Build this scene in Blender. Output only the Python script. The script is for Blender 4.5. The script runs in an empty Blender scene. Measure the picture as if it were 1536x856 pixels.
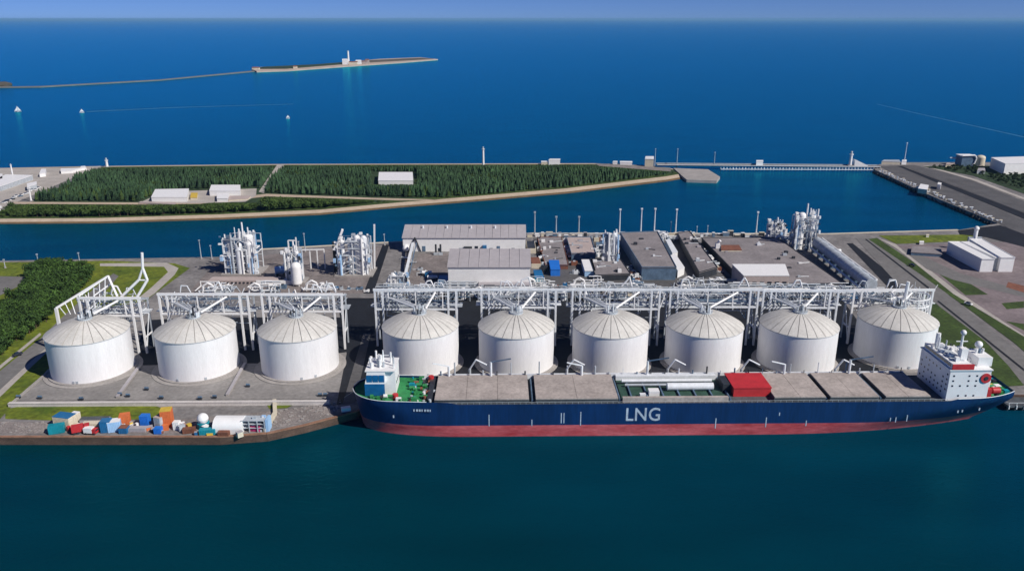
import bpy, bmesh, math, random
import numpy as np
from mathutils import Vector, Matrix, Euler
R = math.radians
scn = bpy.context.scene
col = scn.collection
rnd = random.Random(7)

# ------------------------------------------------------------------ camera, sky, sun, exposure
F_PX, CAM_H, HOR = 1200.0, 170.0, 28.5
PITCH = math.atan((428 - HOR) / F_PX)
cam = bpy.data.cameras.new('camera'); cam_o = bpy.data.objects.new('camera', cam); col.objects.link(cam_o)
cam.sensor_width = 36.0; cam.lens = 36.0 * F_PX / 1536; cam.clip_start = 1.0; cam.clip_end = 400000
cam_o.location = (0, 0, CAM_H); cam_o.rotation_euler = (R(90) - PITCH, 0, 0)
scn.camera = cam_o

SUN_EL, SUN_AZ = R(41), R(123)            # azimuth from +Y towards +X: sun on the right, a little behind the camera
world = bpy.data.worlds.new('World'); scn.world = world; world.use_nodes = True
wn = world.node_tree; wn.nodes.clear()
sky = wn.nodes.new('ShaderNodeTexSky'); sky.sky_type = 'NISHITA'; sky.sun_disc = False
sky.sun_elevation = SUN_EL; sky.sun_rotation = SUN_AZ
sky.altitude = 200; sky.air_density = 0.5; sky.dust_density = 0.0; sky.ozone_density = 3.0
bg = wn.nodes.new('ShaderNodeBackground'); bg.inputs['Strength'].default_value = 0.05
wo = wn.nodes.new('ShaderNodeOutputWorld')
tint = wn.nodes.new('ShaderNodeMix'); tint.data_type = 'RGBA'; tint.blend_type = 'MULTIPLY'; tint.inputs[0].default_value = 1.0
tint.inputs[7].default_value = (0.50, 0.74, 1.42, 1)          # one even blue cast over the whole clear sky
wn.links.new(sky.outputs[0], tint.inputs[6]); wn.links.new(tint.outputs[2], bg.inputs[0]); wn.links.new(bg.outputs[0], wo.inputs[0])
sun = bpy.data.lights.new('sun', 'SUN'); sun.energy = 4.7; sun.angle = R(0.5); sun.color = (1.0, 0.94, 0.86)
sun_o = bpy.data.objects.new('sun', sun); col.objects.link(sun_o)
sd = Vector((math.sin(SUN_AZ) * math.cos(SUN_EL), math.cos(SUN_AZ) * math.cos(SUN_EL), math.sin(SUN_EL)))
sun_o.rotation_euler = sd.to_track_quat('Z', 'Y').to_euler(); sun_o.location = (300, -200, 500)
scn.view_settings.view_transform = 'Standard'; scn.view_settings.look = 'None'
scn.view_settings.exposure = 0.0; scn.view_settings.gamma = 1.0

# ------------------------------------------------------------------ pixel helpers (a pixel is a direction; height gives the distance)
def P(x, y, z=0.0):
    u = (x - 768) / F_PX; v = (428 - y) / F_PX
    dy = math.cos(PITCH) + v * math.sin(PITCH); dz = -math.sin(PITCH) + v * math.cos(PITCH)
    t = (z - CAM_H) / dz
    return Vector((u * t, dy * t, z))
def zat(Y, y):
    lo, hi = -5.0, 169.0
    for _ in range(40):
        m = (lo + hi) / 2; dz = m - CAM_H
        zc = Y * math.cos(PITCH) - dz * math.sin(PITCH)
        yy = 428 - F_PX * (Y * math.sin(PITCH) + dz * math.cos(PITCH)) / zc
        if yy > y: lo = m
        else: hi = m
    return lo
def xat(px, Y, z):
    return (px - 768) / F_PX * (Y * math.cos(PITCH) - (z - CAM_H) * math.sin(PITCH))

# ------------------------------------------------------------------ materials
def lin(c):
    return tuple((v / 255 / 12.92) if v / 255 <= 0.04045 else ((v / 255 + 0.055) / 1.055) ** 2.4 for v in c)
M = {}
def mat(name, c, rough=0.7, var=0.15, scale=0.2, fine=0.0, bump=0.0, bscale=2.0, metal=0.0, spec=0.4, c2=None, stretch=None, detail=5):
    m = bpy.data.materials.new(name); m.use_nodes = True
    nt = m.node_tree; b = nt.nodes['Principled BSDF']
    b.inputs['Roughness'].default_value = rough; b.inputs['Metallic'].default_value = metal
    b.inputs['Specular IOR Level'].default_value = spec
    g = nt.nodes.new('ShaderNodeNewGeometry')
    pos = g.outputs['Position']
    if stretch:
        mp = nt.nodes.new('ShaderNodeMapping'); mp.inputs['Scale'].default_value = stretch
        nt.links.new(pos, mp.inputs[0]); pos = mp.outputs[0]
    n1 = nt.nodes.new('ShaderNodeTexNoise'); n1.inputs['Scale'].default_value = scale; n1.inputs['Detail'].default_value = detail
    n1.inputs['Roughness'].default_value = 0.65
    nt.links.new(pos, n1.inputs['Vector'])
    rp = nt.nodes.new('ShaderNodeMapRange'); rp.inputs[1].default_value = 0.3; rp.inputs[2].default_value = 0.7
    nt.links.new(n1.outputs[0], rp.inputs[0])
    mx = nt.nodes.new('ShaderNodeMix'); mx.data_type = 'RGBA'
    a = tuple(v * (1 - var) for v in c); d = c2 if c2 else tuple(min(1, v * (1 + var)) for v in c)
    mx.inputs[6].default_value = (*a, 1); mx.inputs[7].default_value = (*d, 1)
    nt.links.new(rp.outputs[0], mx.inputs[0])
    out = mx.outputs[2]
    if fine > 0:
        n2 = nt.nodes.new('ShaderNodeTexNoise'); n2.inputs['Scale'].default_value = scale * 9; n2.inputs['Detail'].default_value = 3
        nt.links.new(pos, n2.inputs['Vector'])
        r2 = nt.nodes.new('ShaderNodeMapRange'); r2.inputs[1].default_value = 0.3; r2.inputs[2].default_value = 0.7
        r2.inputs[3].default_value = 1 - fine; r2.inputs[4].default_value = 1 + fine
        nt.links.new(n2.outputs[0], r2.inputs[0])
        m2 = nt.nodes.new('ShaderNodeMix'); m2.data_type = 'RGBA'; m2.blend_type = 'MULTIPLY'; m2.inputs[0].default_value = 1
        nt.links.new(out, m2.inputs[6]); nt.links.new(r2.outputs[0], m2.inputs[7]); out = m2.outputs[2]
    nt.links.new(out, b.inputs['Base Color'])
    if bump > 0:
        n3 = nt.nodes.new('ShaderNodeTexNoise'); n3.inputs['Scale'].default_value = bscale; n3.inputs['Detail'].default_value = 3
        nt.links.new(g.outputs['Position'], n3.inputs['Vector'])
        bp = nt.nodes.new('ShaderNodeBump'); bp.inputs['Strength'].default_value = 1.0; bp.inputs['Distance'].default_value = bump
        nt.links.new(n3.outputs[0], bp.inputs['Height']); nt.links.new(bp.outputs[0], b.inputs['Normal'])
    M[name] = m
    return m
mat('concrete', (0.195, 0.185, 0.182), 0.9, 0.32, 0.05, 0.22)
mat('yard', (0.24, 0.228, 0.22), 0.9, 0.2, 0.06, 0.15)
mat('pad', (0.33, 0.31, 0.295), 0.9, 0.15, 0.1, 0.12)
mat('process_paving', (0.195, 0.17, 0.163), 0.9, 0.32, 0.07, 0.22)
mat('wall_pale', (0.55, 0.52, 0.5), 0.8, 0.12, 0.2, 0.1)
mat('gravel', (0.22, 0.195, 0.185), 0.95, 0.3, 0.15, 0.3)
mat('asphalt', (0.095, 0.093, 0.096), 0.9, 0.2, 0.06, 0.18)
mat('road_grey', (0.165, 0.16, 0.157), 0.9, 0.15, 0.05, 0.12)
mat('asphalt_and_shade', (0.009, 0.011, 0.016), 0.8, 0.35, 0.08, 0.25)  # near-black ground, also laid where cast shade is painted on the yards
mat('yard_mauve', (0.20, 0.165, 0.17), 0.9, 0.22, 0.05, 0.15)
mat('road_pale', (0.40, 0.37, 0.34), 0.9, 0.15, 0.06, 0.1)
mat('grass', (0.09, 0.15, 0.010), 0.95, 0.35, 0.05, 0.35, c2=(0.175, 0.205, 0.014))
mat('grass_dark', (0.04, 0.07, 0.012), 0.95, 0.4, 0.06, 0.35)
mat('forest_floor', (0.025, 0.05, 0.018), 0.95, 0.4, 0.06, 0.3)
mat('sand', (0.46, 0.37, 0.28), 0.95, 0.12, 0.05, 0.1)
mat('wet_sand', (0.15, 0.1, 0.05), 0.8, 0.3, 0.06, 0.2)
mat('quay_wall', (0.10, 0.062, 0.046), 0.85, 0.35, 0.15, 0.3, stretch=(1, 1, 3))
mat('rock', (0.05, 0.048, 0.05), 0.9, 0.5, 0.3, 0.4)
mat('tank_white', (0.79, 0.79, 0.80), 0.5, 0.06, 0.25, 0.04, stretch=(1, 1, 0.15), spec=0.3)
mat('dome_cream', (0.60, 0.585, 0.55), 0.6, 0.12, 0.12, 0.08)
mat('dome_seam', (0.46, 0.44, 0.405), 0.8, 0.1)
mat('white', (0.80, 0.80, 0.80), 0.5, 0.05, 0.3, 0.04, spec=0.3)
mat('pipe_white', (0.72, 0.75, 0.78), 0.45, 0.12, 0.4, 0.1)
mat('pipe_grey', (0.42, 0.46, 0.5), 0.45, 0.2, 0.4, 0.15)
mat('steel_blue', (0.10, 0.16, 0.24), 0.5, 0.3, 0.3, 0.2)
mat('steel_dark', (0.03, 0.035, 0.045), 0.6, 0.3, 0.3, 0.2)
mat('roof_grey', (0.37, 0.35, 0.37), 0.7, 0.07, 0.04, 0.06)
mat('flat_roof', (0.23, 0.21, 0.215), 0.9, 0.22, 0.07, 0.15)
mat('roof_pink', (0.42, 0.35, 0.33), 0.9, 0.1, 0.1, 0.08)
mat('cream', (0.62, 0.56, 0.44), 0.8, 0.1, 0.2, 0.1)
mat('blue_bright', (0.02, 0.17, 0.62), 0.5, 0.1, 0.3, 0.1)
mat('blue_mid', (0.02, 0.14, 0.32), 0.4, 0.15, 0.3, 0.1)
mat('light_blue', (0.35, 0.55, 0.8), 0.5, 0.1, 0.3, 0.1)
mat('teal', (0.01, 0.25, 0.32), 0.5, 0.2, 0.3, 0.1)
mat('red', (0.50, 0.03, 0.035), 0.5, 0.15, 0.2, 0.1)
mat('orange', (0.62, 0.16, 0.05), 0.6, 0.2, 0.3, 0.1)
mat('magenta', (0.5, 0.03, 0.16), 0.5, 0.1)
mat('yellow', (0.6, 0.42, 0.06), 0.6, 0.15)
mat('quay_edge', (0.26, 0.14, 0.09), 0.85, 0.3, 0.2, 0.2)
mat('rust', (0.2, 0.08, 0.05), 0.85, 0.3, 0.3, 0.2)
mat('letter_pale', (0.42, 0.50, 0.60), 0.6, 0.25, 0.4, 0.2)
mat('hull_blue', (0.003, 0.026, 0.105), 0.45, 0.3, 0.12, 0.14, stretch=(1, 1, 0.12))
mat('boot_red', (0.50, 0.04, 0.055), 0.6, 0.3, 0.1, 0.16, c2=(0.62, 0.15, 0.17), stretch=(0.5, 1, 2))
mat('hatch', (0.38, 0.335, 0.31), 0.8, 0.22, 0.1, 0.16)
mat('deck_green', (0.03, 0.22, 0.07), 0.6, 0.3, 0.3, 0.2)
mat('deck_grey', (0.08, 0.09, 0.1), 0.7, 0.3, 0.3, 0.2)
mat('glass', (0.02, 0.03, 0.05), 0.1, 0.2, 0.3)
mat('bridge_glass', (0.01, 0.12, 0.30), 0.12, 0.2, 0.3)
mat('trunk', (0.09, 0.06, 0.04), 0.95, 0.2, 1)
mat('conifer', (0.026, 0.068, 0.032), 0.9, 0.5, 0.035, 0.6, c2=(0.048, 0.105, 0.042))
mat('conifer_light', (0.04, 0.085, 0.018), 0.9, 0.45, 0.09, 0.5, c2=(0.085, 0.14, 0.028))
mat('leaf', (0.026, 0.07, 0.012), 0.9, 0.45, 0.07, 0.6, c2=(0.06, 0.125, 0.02))
mat('leaf_dark', (0.016, 0.04, 0.02), 0.9, 0.45, 0.05, 0.5, c2=(0.035, 0.065, 0.024))
mat('island_scrub', (0.10, 0.085, 0.06), 0.95, 0.4, 0.02, 0.3)
mat('island_sand', (0.45, 0.36, 0.30), 0.95, 0.15, 0.02)
mat('foam', (0.015, 0.125, 0.26), 0.8, 0.3, 0.03)
mat('hold_green', (0.03, 0.075, 0.055), 0.7, 0.3, 0.3, 0.2)
mat('stern_light', (0.8, 0.8, 0.82), 0.5, 0.05)

def water_mat():
    m = bpy.data.materials.new('sea_water'); m.use_nodes = True; nt = m.node_tree; b = nt.nodes['Principled BSDF']
    g = nt.nodes.new('ShaderNodeNewGeometry'); sp = nt.nodes.new('ShaderNodeSeparateXYZ'); nt.links.new(g.outputs['Position'], sp.inputs[0])
    # green harbour water gives way to blue sea
    n0 = nt.nodes.new('ShaderNodeTexNoise'); n0.inputs['Scale'].default_value = 0.006; n0.inputs['Detail'].default_value = 4
    nt.links.new(g.outputs['Position'], n0.inputs['Vector'])
    ad = nt.nodes.new('ShaderNodeMath'); ad.operation = 'MULTIPLY_ADD'; ad.inputs[1].default_value = 120; ad.inputs[2].default_value = -60
    nt.links.new(n0.outputs[0], ad.inputs[0])
    ax = nt.nodes.new('ShaderNodeMath'); ax.operation = 'MULTIPLY_ADD'; ax.inputs[1].default_value = 0.45; nt.links.new(sp.outputs[0], ax.inputs[0]); nt.links.new(sp.outputs[1], ax.inputs[2])   # water colour shifts towards blue on the right
    a2 = nt.nodes.new('ShaderNodeMath'); a2.operation = 'ADD'; nt.links.new(ax.outputs[0], a2.inputs[0]); nt.links.new(ad.outputs[0], a2.inputs[1])
    mr = nt.nodes.new('ShaderNodeMapRange'); mr.inputs[1].default_value = 230; mr.inputs[2].default_value = 1500
    nt.links.new(a2.outputs[0], mr.inputs[0])
    cr = nt.nodes.new('ShaderNodeValToRGB'); e = cr.color_ramp.elements
    e[0].position = 0.0; e[0].color = (0.0002, 0.031, 0.046, 1); e[1].position = 1.0; e[1].color = (0.0002, 0.062, 0.150, 1)
    k = e.new(0.30); k.color = (0.0002, 0.046, 0.104, 1)
    nt.links.new(mr.outputs[0], cr.inputs[0])
    n1 = nt.nodes.new('ShaderNodeTexNoise'); n1.inputs['Scale'].default_value = 0.02; n1.inputs['Detail'].default_value = 6
    mpv = nt.nodes.new('ShaderNodeMapping'); mpv.inputs['Scale'].default_value = (0.5, 1.6, 1); mpv.inputs['Rotation'].default_value = (0, 0, 0.2)
    nt.links.new(g.outputs['Position'], mpv.inputs[0]); nt.links.new(mpv.outputs[0], n1.inputs['Vector'])
    r1 = nt.nodes.new('ShaderNodeMapRange'); r1.inputs[1].default_value = 0.3; r1.inputs[2].default_value = 0.7; r1.inputs[3].default_value = 0.86; r1.inputs[4].default_value = 1.14
    nt.links.new(n1.outputs[0], r1.inputs[0])
    mu = nt.nodes.new('ShaderNodeMix'); mu.data_type = 'RGBA'; mu.blend_type = 'MULTIPLY'; mu.inputs[0].default_value = 1
    nt.links.new(cr.outputs[0], mu.inputs[6]); nt.links.new(r1.outputs[0], mu.inputs[7])
    w = nt.nodes.new('ShaderNodeTexNoise'); w.inputs['Scale'].default_value = 0.45; w.inputs['Detail'].default_value = 5; w.inputs['Roughness'].default_value = 0.6
    mp = nt.nodes.new('ShaderNodeMapping'); mp.inputs['Scale'].default_value = (0.7, 1.3, 1); mp.inputs['Rotation'].default_value = (0, 0, 0.5)
    nt.links.new(g.outputs['Position'], mp.inputs[0]); nt.links.new(mp.outputs[0], w.inputs['Vector'])
    bp = nt.nodes.new('ShaderNodeBump'); bp.inputs['Strength'].default_value = 1; bp.inputs['Distance'].default_value = 0.34
    nt.links.new(w.outputs[0], bp.inputs['Height'])
    df = nt.nodes.new('ShaderNodeBsdfDiffuse'); gl = nt.nodes.new('ShaderNodeBsdfGlossy'); gl.inputs['Roughness'].default_value = 0.14; gl.inputs['Color'].default_value = (0.05, 0.74, 0.90, 1)
    fr = nt.nodes.new('ShaderNodeFresnel'); fr.inputs['IOR'].default_value = 1.33; ms = nt.nodes.new('ShaderNodeMixShader')
    nt.links.new(mu.outputs[2], df.inputs['Color']); nt.links.new(bp.outputs[0], df.inputs['Normal']); nt.links.new(bp.outputs[0], gl.inputs['Normal']); nt.links.new(bp.outputs[0], fr.inputs['Normal'])
    nt.links.new(fr.outputs[0], ms.inputs[0]); nt.links.new(df.outputs[0], ms.inputs[1]); nt.links.new(gl.outputs[0], ms.inputs[2])
    nt.links.new(ms.outputs[0], nt.nodes['Material Output'].inputs['Surface']); nt.nodes.remove(b)
    M['water'] = m
water_mat()

# ------------------------------------------------------------------ mesh helpers
ORG = {}
class MB:
    def __init__(s): s.v = []; s.f = []
    def add(s, v, f):
        o = len(s.v); s.v += [tuple(p) for p in v]; s.f += [tuple(i + o for i in q) for q in f]; return s
    def box(s, x0, x1, y0, y1, z0, z1):
        return s.add([(x0, y0, z0), (x1, y0, z0), (x1, y1, z0), (x0, y1, z0), (x0, y0, z1), (x1, y0, z1), (x1, y1, z1), (x0, y1, z1)],
                     [(3, 2, 1, 0), (4, 5, 6, 7), (0, 1, 5, 4), (1, 2, 6, 5), (2, 3, 7, 6), (3, 0, 4, 7)])
    def bar(s, a, b, w, h=None):
        a = Vector(a); b = Vector(b); h = h or w; d = (b - a)
        if d.length < 1e-6: return s
        d.normalize(); up = Vector((0, 0, 1)) if abs(d.z) < 0.95 else Vector((0, 1, 0))
        sx = d.cross(up).normalized() * (w / 2); uz = sx.cross(d).normalized() * (h / 2)
        vs = [p + i * sx + j * uz for p in (a, b) for i, j in ((-1, -1), (1, -1), (1, 1), (-1, 1))]
        return s.add(vs, [(0, 1, 2, 3), (7, 6, 5, 4), (0, 4, 5, 1), (1, 5, 6, 2), (2, 6, 7, 3), (3, 7, 4, 0)])
    def tube(s, a, b, r, n=8, r2=None):
        a = Vector(a); b = Vector(b); r2 = r if r2 is None else r2; d = (b - a)
        if d.length < 1e-6: return s
        d.normalize(); up = Vector((0, 0, 1)) if abs(d.z) < 0.95 else Vector((0, 1, 0))
        sx = d.cross(up).normalized(); uz = sx.cross(d).normalized()
        vs = []
        for p, q in ((a, r), (b, r2)):
            for i in range(n):
                t = 2 * math.pi * i / n; vs.append(p + (sx * math.cos(t) + uz * math.sin(t)) * q)
        fs = [(i, (i + 1) % n, n + (i + 1) % n, n + i) for i in range(n)] + [tuple(range(n - 1, -1, -1)), tuple(range(n, 2 * n))]
        return s.add(vs, fs)
    def path(s, pts, r, n=6):
        for a, b in zip(pts[:-1], pts[1:]): s.tube(a, b, r, n)
        return s
    def cyl(s, x, y, z0, z1, r, n=24, r2=None): return s.tube((x, y, z0), (x, y, z1), r, n, r2)
    def dome(s, x, y, z, r, h, n=24, m=5):
        vs = []; fs = []
        for j in range(m):
            t = j / m * math.pi / 2
            for i in range(n):
                q = 2 * math.pi * i / n; vs.append((x + r * math.cos(t) * math.cos(q), y + r * math.cos(t) * math.sin(q), z + h * math.sin(t)))
        vs.append((x, y, z + h))
        for j in range(m - 1):
            for i in range(n): fs.append((j * n + i, j * n + (i + 1) % n, (j + 1) * n + (i + 1) % n, (j + 1) * n + i))
        for i in range(n): fs.append(((m - 1) * n + i, (m - 1) * n + (i + 1) % n, m * n))
        return s.add(vs, fs)
    def ball(s, c, r, n=12): 
        s.dome(c[0], c[1], c[2], r, r, n, 4); return s.dome(c[0], c[1], c[2], r, -r, n, 4)
    def ring(s, x, y, z, r, t, n=32):
        pts = [(x + r * math.cos(2 * math.pi * i / n), y + r * math.sin(2 * math.pi * i / n), z) for i in range(n + 1)]
        return s.path(pts, t, 4)
    def prism(s, pts, z0, z1):
        n = len(pts); a = sum(pts[i][0] * pts[(i + 1) % n][1] - pts[(i + 1) % n][0] * pts[i][1] for i in range(n))
        if a < 0: pts = pts[::-1]
        vs = [(p[0], p[1], z0) for p in pts] + [(p[0], p[1], z1) for p in pts]
        return s.add(vs, [tuple(range(n - 1, -1, -1)), tuple(range(n, 2 * n))] + [(i, (i + 1) % n, n + (i + 1) % n, n + i) for i in range(n)])
    def sheet(s, pts, z):
        n = len(pts); a = sum(pts[i][0] * pts[(i + 1) % n][1] - pts[(i + 1) % n][0] * pts[i][1] for i in range(n))
        if a < 0: pts = pts[::-1]
        return s.add([(p[0], p[1], z) for p in pts], [tuple(range(n))])
    def mesh(s, name, m, smooth=False, org=(0, 0, 0)):
        me = bpy.data.meshes.new(name)
        me.from_pydata([(p[0] - org[0], p[1] - org[1], p[2] - org[2]) for p in s.v], [], s.f)
        me.materials.append(M[m])
        if smooth:
            me.polygons.foreach_set('use_smooth', [True] * len(me.polygons)); me.set_sharp_from_angle(angle=R(40))
        me.update(); return me
    def build(s, name, m, parent=None, smooth=False):
        org = ORG.get(parent, (0, 0, 0)) if parent else (0, 0, 0)
        o = bpy.data.objects.new(name, s.mesh(name, m, smooth, org)); col.objects.link(o)
        if parent: o.parent = parent; ORG[o] = org
        return o
def tag(o, label, cat, group=None):
    o['label'] = label; o['category'] = cat
    if group: o['group'] = group
    return o
def thing(name, label, cat, loc=(0, 0, 0), rz=0, group=None):
    o = bpy.data.objects.new(name, None); col.objects.link(o); o.empty_display_size = 1
    o.location = loc; o.rotation_euler = (0, 0, rz); ORG[o] = tuple(loc) if rz == 0 else (0, 0, 0)
    return tag(o, label, cat, group)
def struct(name, mb, m, parent=None):
    o = mb.build(name, m, parent)
    if not parent: o['kind'] = 'structure'
    return o
def inst(name, me, parent=None, loc=(0, 0, 0), rz=0, sc=1):
    o = bpy.data.objects.new(name, me); col.objects.link(o); o.parent = parent; o.location = loc; o.rotation_euler = (0, 0, rz)
    o.scale = (sc, sc, sc) if not isinstance(sc, tuple) else sc
    return o
GZ = 3.5
ORDS = ['first', 'second', 'third', 'fourth', 'fifth', 'sixth', 'seventh', 'eighth', 'ninth', 'tenth', 'eleventh', 'twelfth', 'thirteenth', 'fourteenth', 'fifteenth', 'sixteenth', 'seventeenth', 'eighteenth', 'nineteenth', 'twentieth']

# ================================================================== SETTING
struct('sea', MB().add([(-150000, -2000, 0), (150000, -2000, 0), (150000, 150000, 0), (-150000, 150000, 0)], [(0, 1, 2, 3)]), 'water')
def W(pts, z): return [P(x, y, z) for x, y in pts]
LAND = W([(-150, 655), (330, 655), (400, 650), (455, 638), (535, 617)], GZ) + [Vector((-57, 338, GZ)), Vector((700, 338, GZ))] + \
    W([(1900, 243), (1332, 243.5), (1310, 249), (1313, 255), (1400, 295), (1497, 335), (1437, 345), (1240, 351), (800, 350), (592, 363), (450, 371), (372, 375), (335, 385), (0, 391), (-150, 394)], GZ)
land = struct('terminal_ground', MB().prism(LAND, -3, GZ), 'concrete')
# quay walls of the terminal, sheet piles standing proud of the land
qw = MB()
for i in (0, 1, 2, 3, 4, 5):
    qw.bar(LAND[i] - Vector((0, 0, 1.6)), LAND[i + 1] - Vector((0, 0, 1.6)), 0.9, 3.7)
struct('quay_wall', qw, 'quay_wall', land)
qc = MB()
for i in range(5): qc.bar(LAND[i] + Vector((0, 0, 0.15)), LAND[i + 1] + Vector((0, 0, 0.15)), 1.3, 0.5)
struct('quay_coping', qc, 'quay_edge', land)
fq = MB()
for i in range(13, 18): fq.bar(LAND[i] + Vector((0, 0.3, -1.4)), LAND[i + 1] + Vector((0, 0.3, -1.4)), 2.0, 3.4)
struct('quay_kerb', fq, 'cream', land)
lay = [0]
def overlay(name, px, m, k=None):
    lay[0] += 1
    return struct(name, MB().sheet([tuple(p) for p in W(px, GZ)], GZ + 0.03 + 0.006 * lay[0]), m)
# ground colours of the terminal; some cast shade is laid as dark sheets
overlay('grass_field', [(-150, 396), (0, 393.5), (160, 391), (262, 395), (285, 402), (225, 446), (196, 490), (90, 500), (105, 545), (30, 596), (0, 628), (-150, 628)], 'grass')
overlay('path', [(150, 395), (250, 394), (268, 402), (262, 412), (232, 440), (214, 452), (206, 448), (226, 432), (252, 408), (246, 400), (150, 399)], 'road_pale')
overlay('road', [(-30, 588), (0, 556), (60, 508), (95, 474), (150, 425), (170, 410), (178, 414), (120, 480), (75, 520), (20, 570), (-30, 618)], 'road_grey')
overlay('road', [(-30, 572), (60, 499), (62, 502), (-30, 578)], 'road_pale')
overlay('road', [(-30, 612), (20, 566), (75, 516), (79, 520), (24, 572), (-30, 624)], 'road_pale')
overlay('road', [(-60, 413), (36, 415), (39, 418), (26, 430), (0, 443), (-60, 470)], 'road_grey')
overlay('tank_yard', [(22, 600), (100, 535), (112, 470), (215, 452), (540, 455), (552, 520), (498, 598)], 'yard')
overlay('grass', [(8, 614), (30, 609), (235, 609), (250, 615), (246, 628), (100, 631), (8, 628)], 'grass')
overlay('grass', [(400, 607), (440, 607), (430, 612), (404, 613)], 'grass')
overlay('quay_apron', [(-150, 634), (0, 632), (110, 634), (260, 630), (420, 615), (500, 606), (526, 616), (452, 634), (400, 646), (330, 650), (-150, 650)], 'gravel')
overlay('process_yard', [(330, 392), (450, 376), (580, 369), (552, 440), (280, 442), (318, 400)], 'process_paving')
overlay('drain_channel', [(574, 367), (584, 367), (560, 440), (545, 440)], 'asphalt_and_shade')
overlay('process_yard', [(628, 380), (672, 380), (668, 436), (606, 436)], 'process_paving')
overlay('process_yard', [(800, 357), (1040, 357), (1110, 436), (815, 436)], 'asphalt')
overlay('painted_yard_shade', [(505, 447), (1262, 447), (1300, 500), (1330, 590), (540, 600), (505, 607), (520, 530)], 'asphalt_and_shade')  # dark sheet painting the shade around the tanks and gantries
overlay('painted_yard_shade', [(222, 480), (300, 476), (520, 476), (520, 528), (400, 545), (330, 545), (215, 548), (205, 520)], 'asphalt_and_shade')  # painted shade of the structures behind the left tanks
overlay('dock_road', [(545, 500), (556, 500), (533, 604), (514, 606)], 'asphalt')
overlay('painted_yard_shade', [(1150, 372), (1176, 372), (1285, 438), (1262, 440)], 'asphalt_and_shade')  # painted shadow strip of the large pipeline
overlay('drain_channel', [(1270, 365), (1279, 365), (1353, 425), (1350, 434), (1338, 437)], 'asphalt_and_shade')
overlay('road', [(1283, 357), (1312, 357), (1400, 424), (1536, 534), (1600, 590), (1560, 590), (1480, 545), (1410, 480), (1352, 432)], 'road_grey')
overlay('rail_track', [(1405, 452), (1408, 451), (1536, 553), (1536, 557)], 'asphalt_and_shade')
overlay('rail_track', [(1297, 359), (1300, 359), (1400, 436), (1398, 438)], 'asphalt_and_shade')
overlay('grass_verge', [(1303, 359), (1315, 357), (1343, 375), (1408, 419), (1465, 463), (1540, 507), (1600, 550), (1570, 556), (1521, 514), (1459, 468), (1381, 412)], 'grass_dark')
overlay('grass_bank', [(1385, 440), (1412, 462), (1478, 512), (1512, 548), (1536, 578), (1500, 580), (1425, 575), (1390, 545)], 'grass_dark')
overlay('grass_verge', [(1318, 353.5), (1462, 352), (1466, 361), (1345, 366)], 'grass')
overlay('side_path', [(1316, 357), (1345, 367), (1440, 440), (1536, 500), (1536, 505), (1430, 441), (1345, 373)], 'road_pale')
overlay('yard', [(1345, 368), (1420, 366), (1600, 360), (1700, 560), (1600, 545), (1445, 443)], 'yard_mauve')
overlay('grass_patch', [(1383, 392), (1400, 392), (1420, 404), (1482, 442), (1448, 443), (1420, 420)], 'grass_dark')
overlay('yard_lane', [(1352, 374), (1362, 374), (1440, 410), (1536, 436), (1536, 446), (1430, 420), (1390, 404)], 'road_grey')
overlay('flower_bed', [(1512, 423), (1536, 429), (1536, 439), (1509, 431)], 'rust')
overlay('grass_patch', [(1502, 455), (1536, 452), (1536, 462), (1510, 464)], 'grass_dark')
overlay('grass_patch', [(1508, 482), (1536, 486), (1536, 496)], 'grass_dark')
# the breakwater pier on the right
overlay('pier_road', [(1318, 249), (1345, 249), (1536, 330), (1640, 372), (1600, 392), (1497, 334), (1400, 293)], 'asphalt')
overlay('pier_road', [(1345, 249), (1352, 249), (1660, 368), (1640, 372)], 'asphalt_and_shade')
overlay('pier_road', [(1352, 248), (1372, 248), (1445, 266), (1560, 312), (1680, 360), (1660, 368)], 'asphalt')
overlay('pier_path', [(1384, 249), (1392, 249), (1466, 270), (1560, 306), (1560, 309), (1457, 270)], 'road_pale')
overlay('forest_ground', [(1385, 250), (1470, 248), (1640, 262), (1640, 330), (1540, 292), (1460, 264)], 'forest_floor')
overlay('ditch', [(1437, 346), (1500, 338), (1640, 390), (1640, 420), (1540, 372), (1480, 356), (1440, 352)], 'asphalt_and_shade')
rk = MB()
for i in range(130):
    t = i / 129; a = P(1313, 255, GZ).lerp(P(1497, 335, GZ), t) + Vector((rnd.uniform(-2.5, 0), rnd.uniform(-1, 1.5), 0))
    s = rnd.uniform(1.0, 2.2); z = rnd.uniform(-0.8, 1.4); rk.ball((a.x, a.y, z), s, 5)
struct('rock_armour', rk, 'rock', land)['kind'] = 'stuff'

# ---- the wooded spit across the channel
N = [(-220, 338), (0, 337), (150, 336), (330, 330.5), (480, 323.5), (600, 312.5), (700, 304.5), (850, 291.5), (1000, 273.5), (1026, 269)]
FAR = [(1030, 255), (960, 248), (890, 245), (620, 245.5), (430, 246), (160, 249), (0, 252), (-220, 254)]
def offs(pts, dy): return [(x, y - dy) for x, y in pts]
spit = struct('spit_ground', MB().prism(W(offs(N, 9), 2.0) + W(FAR, 2.0), -3, 2.0), 'forest_floor')
def strip(name, a, za, b, zb, m, parent=None):
    A = [P(x, y, za) for x, y in a]; B = [P(x, y, zb) for x, y in b]; n = len(A)
    return struct(name, MB().add(A + B, [(i, i + 1, n + i + 1, n + i) for i in range(n - 1)]), m, parent)
strip('wet_shore', offs(N, -0.5), -0.4, offs(N, 4), 0.7, 'wet_sand', spit)
strip('beach', offs(N, 4), 0.7, offs(N, 9.3), 2.06, 'sand', spit)
strip('grass_edge', offs(N, 9.2), 2.07, offs(N, 13), 2.08, 'grass_dark', spit)
strip('far_shore', FAR, 2.1, [(x, y + 1.4) for x, y in FAR], 2.1, 'sand', spit)
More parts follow.
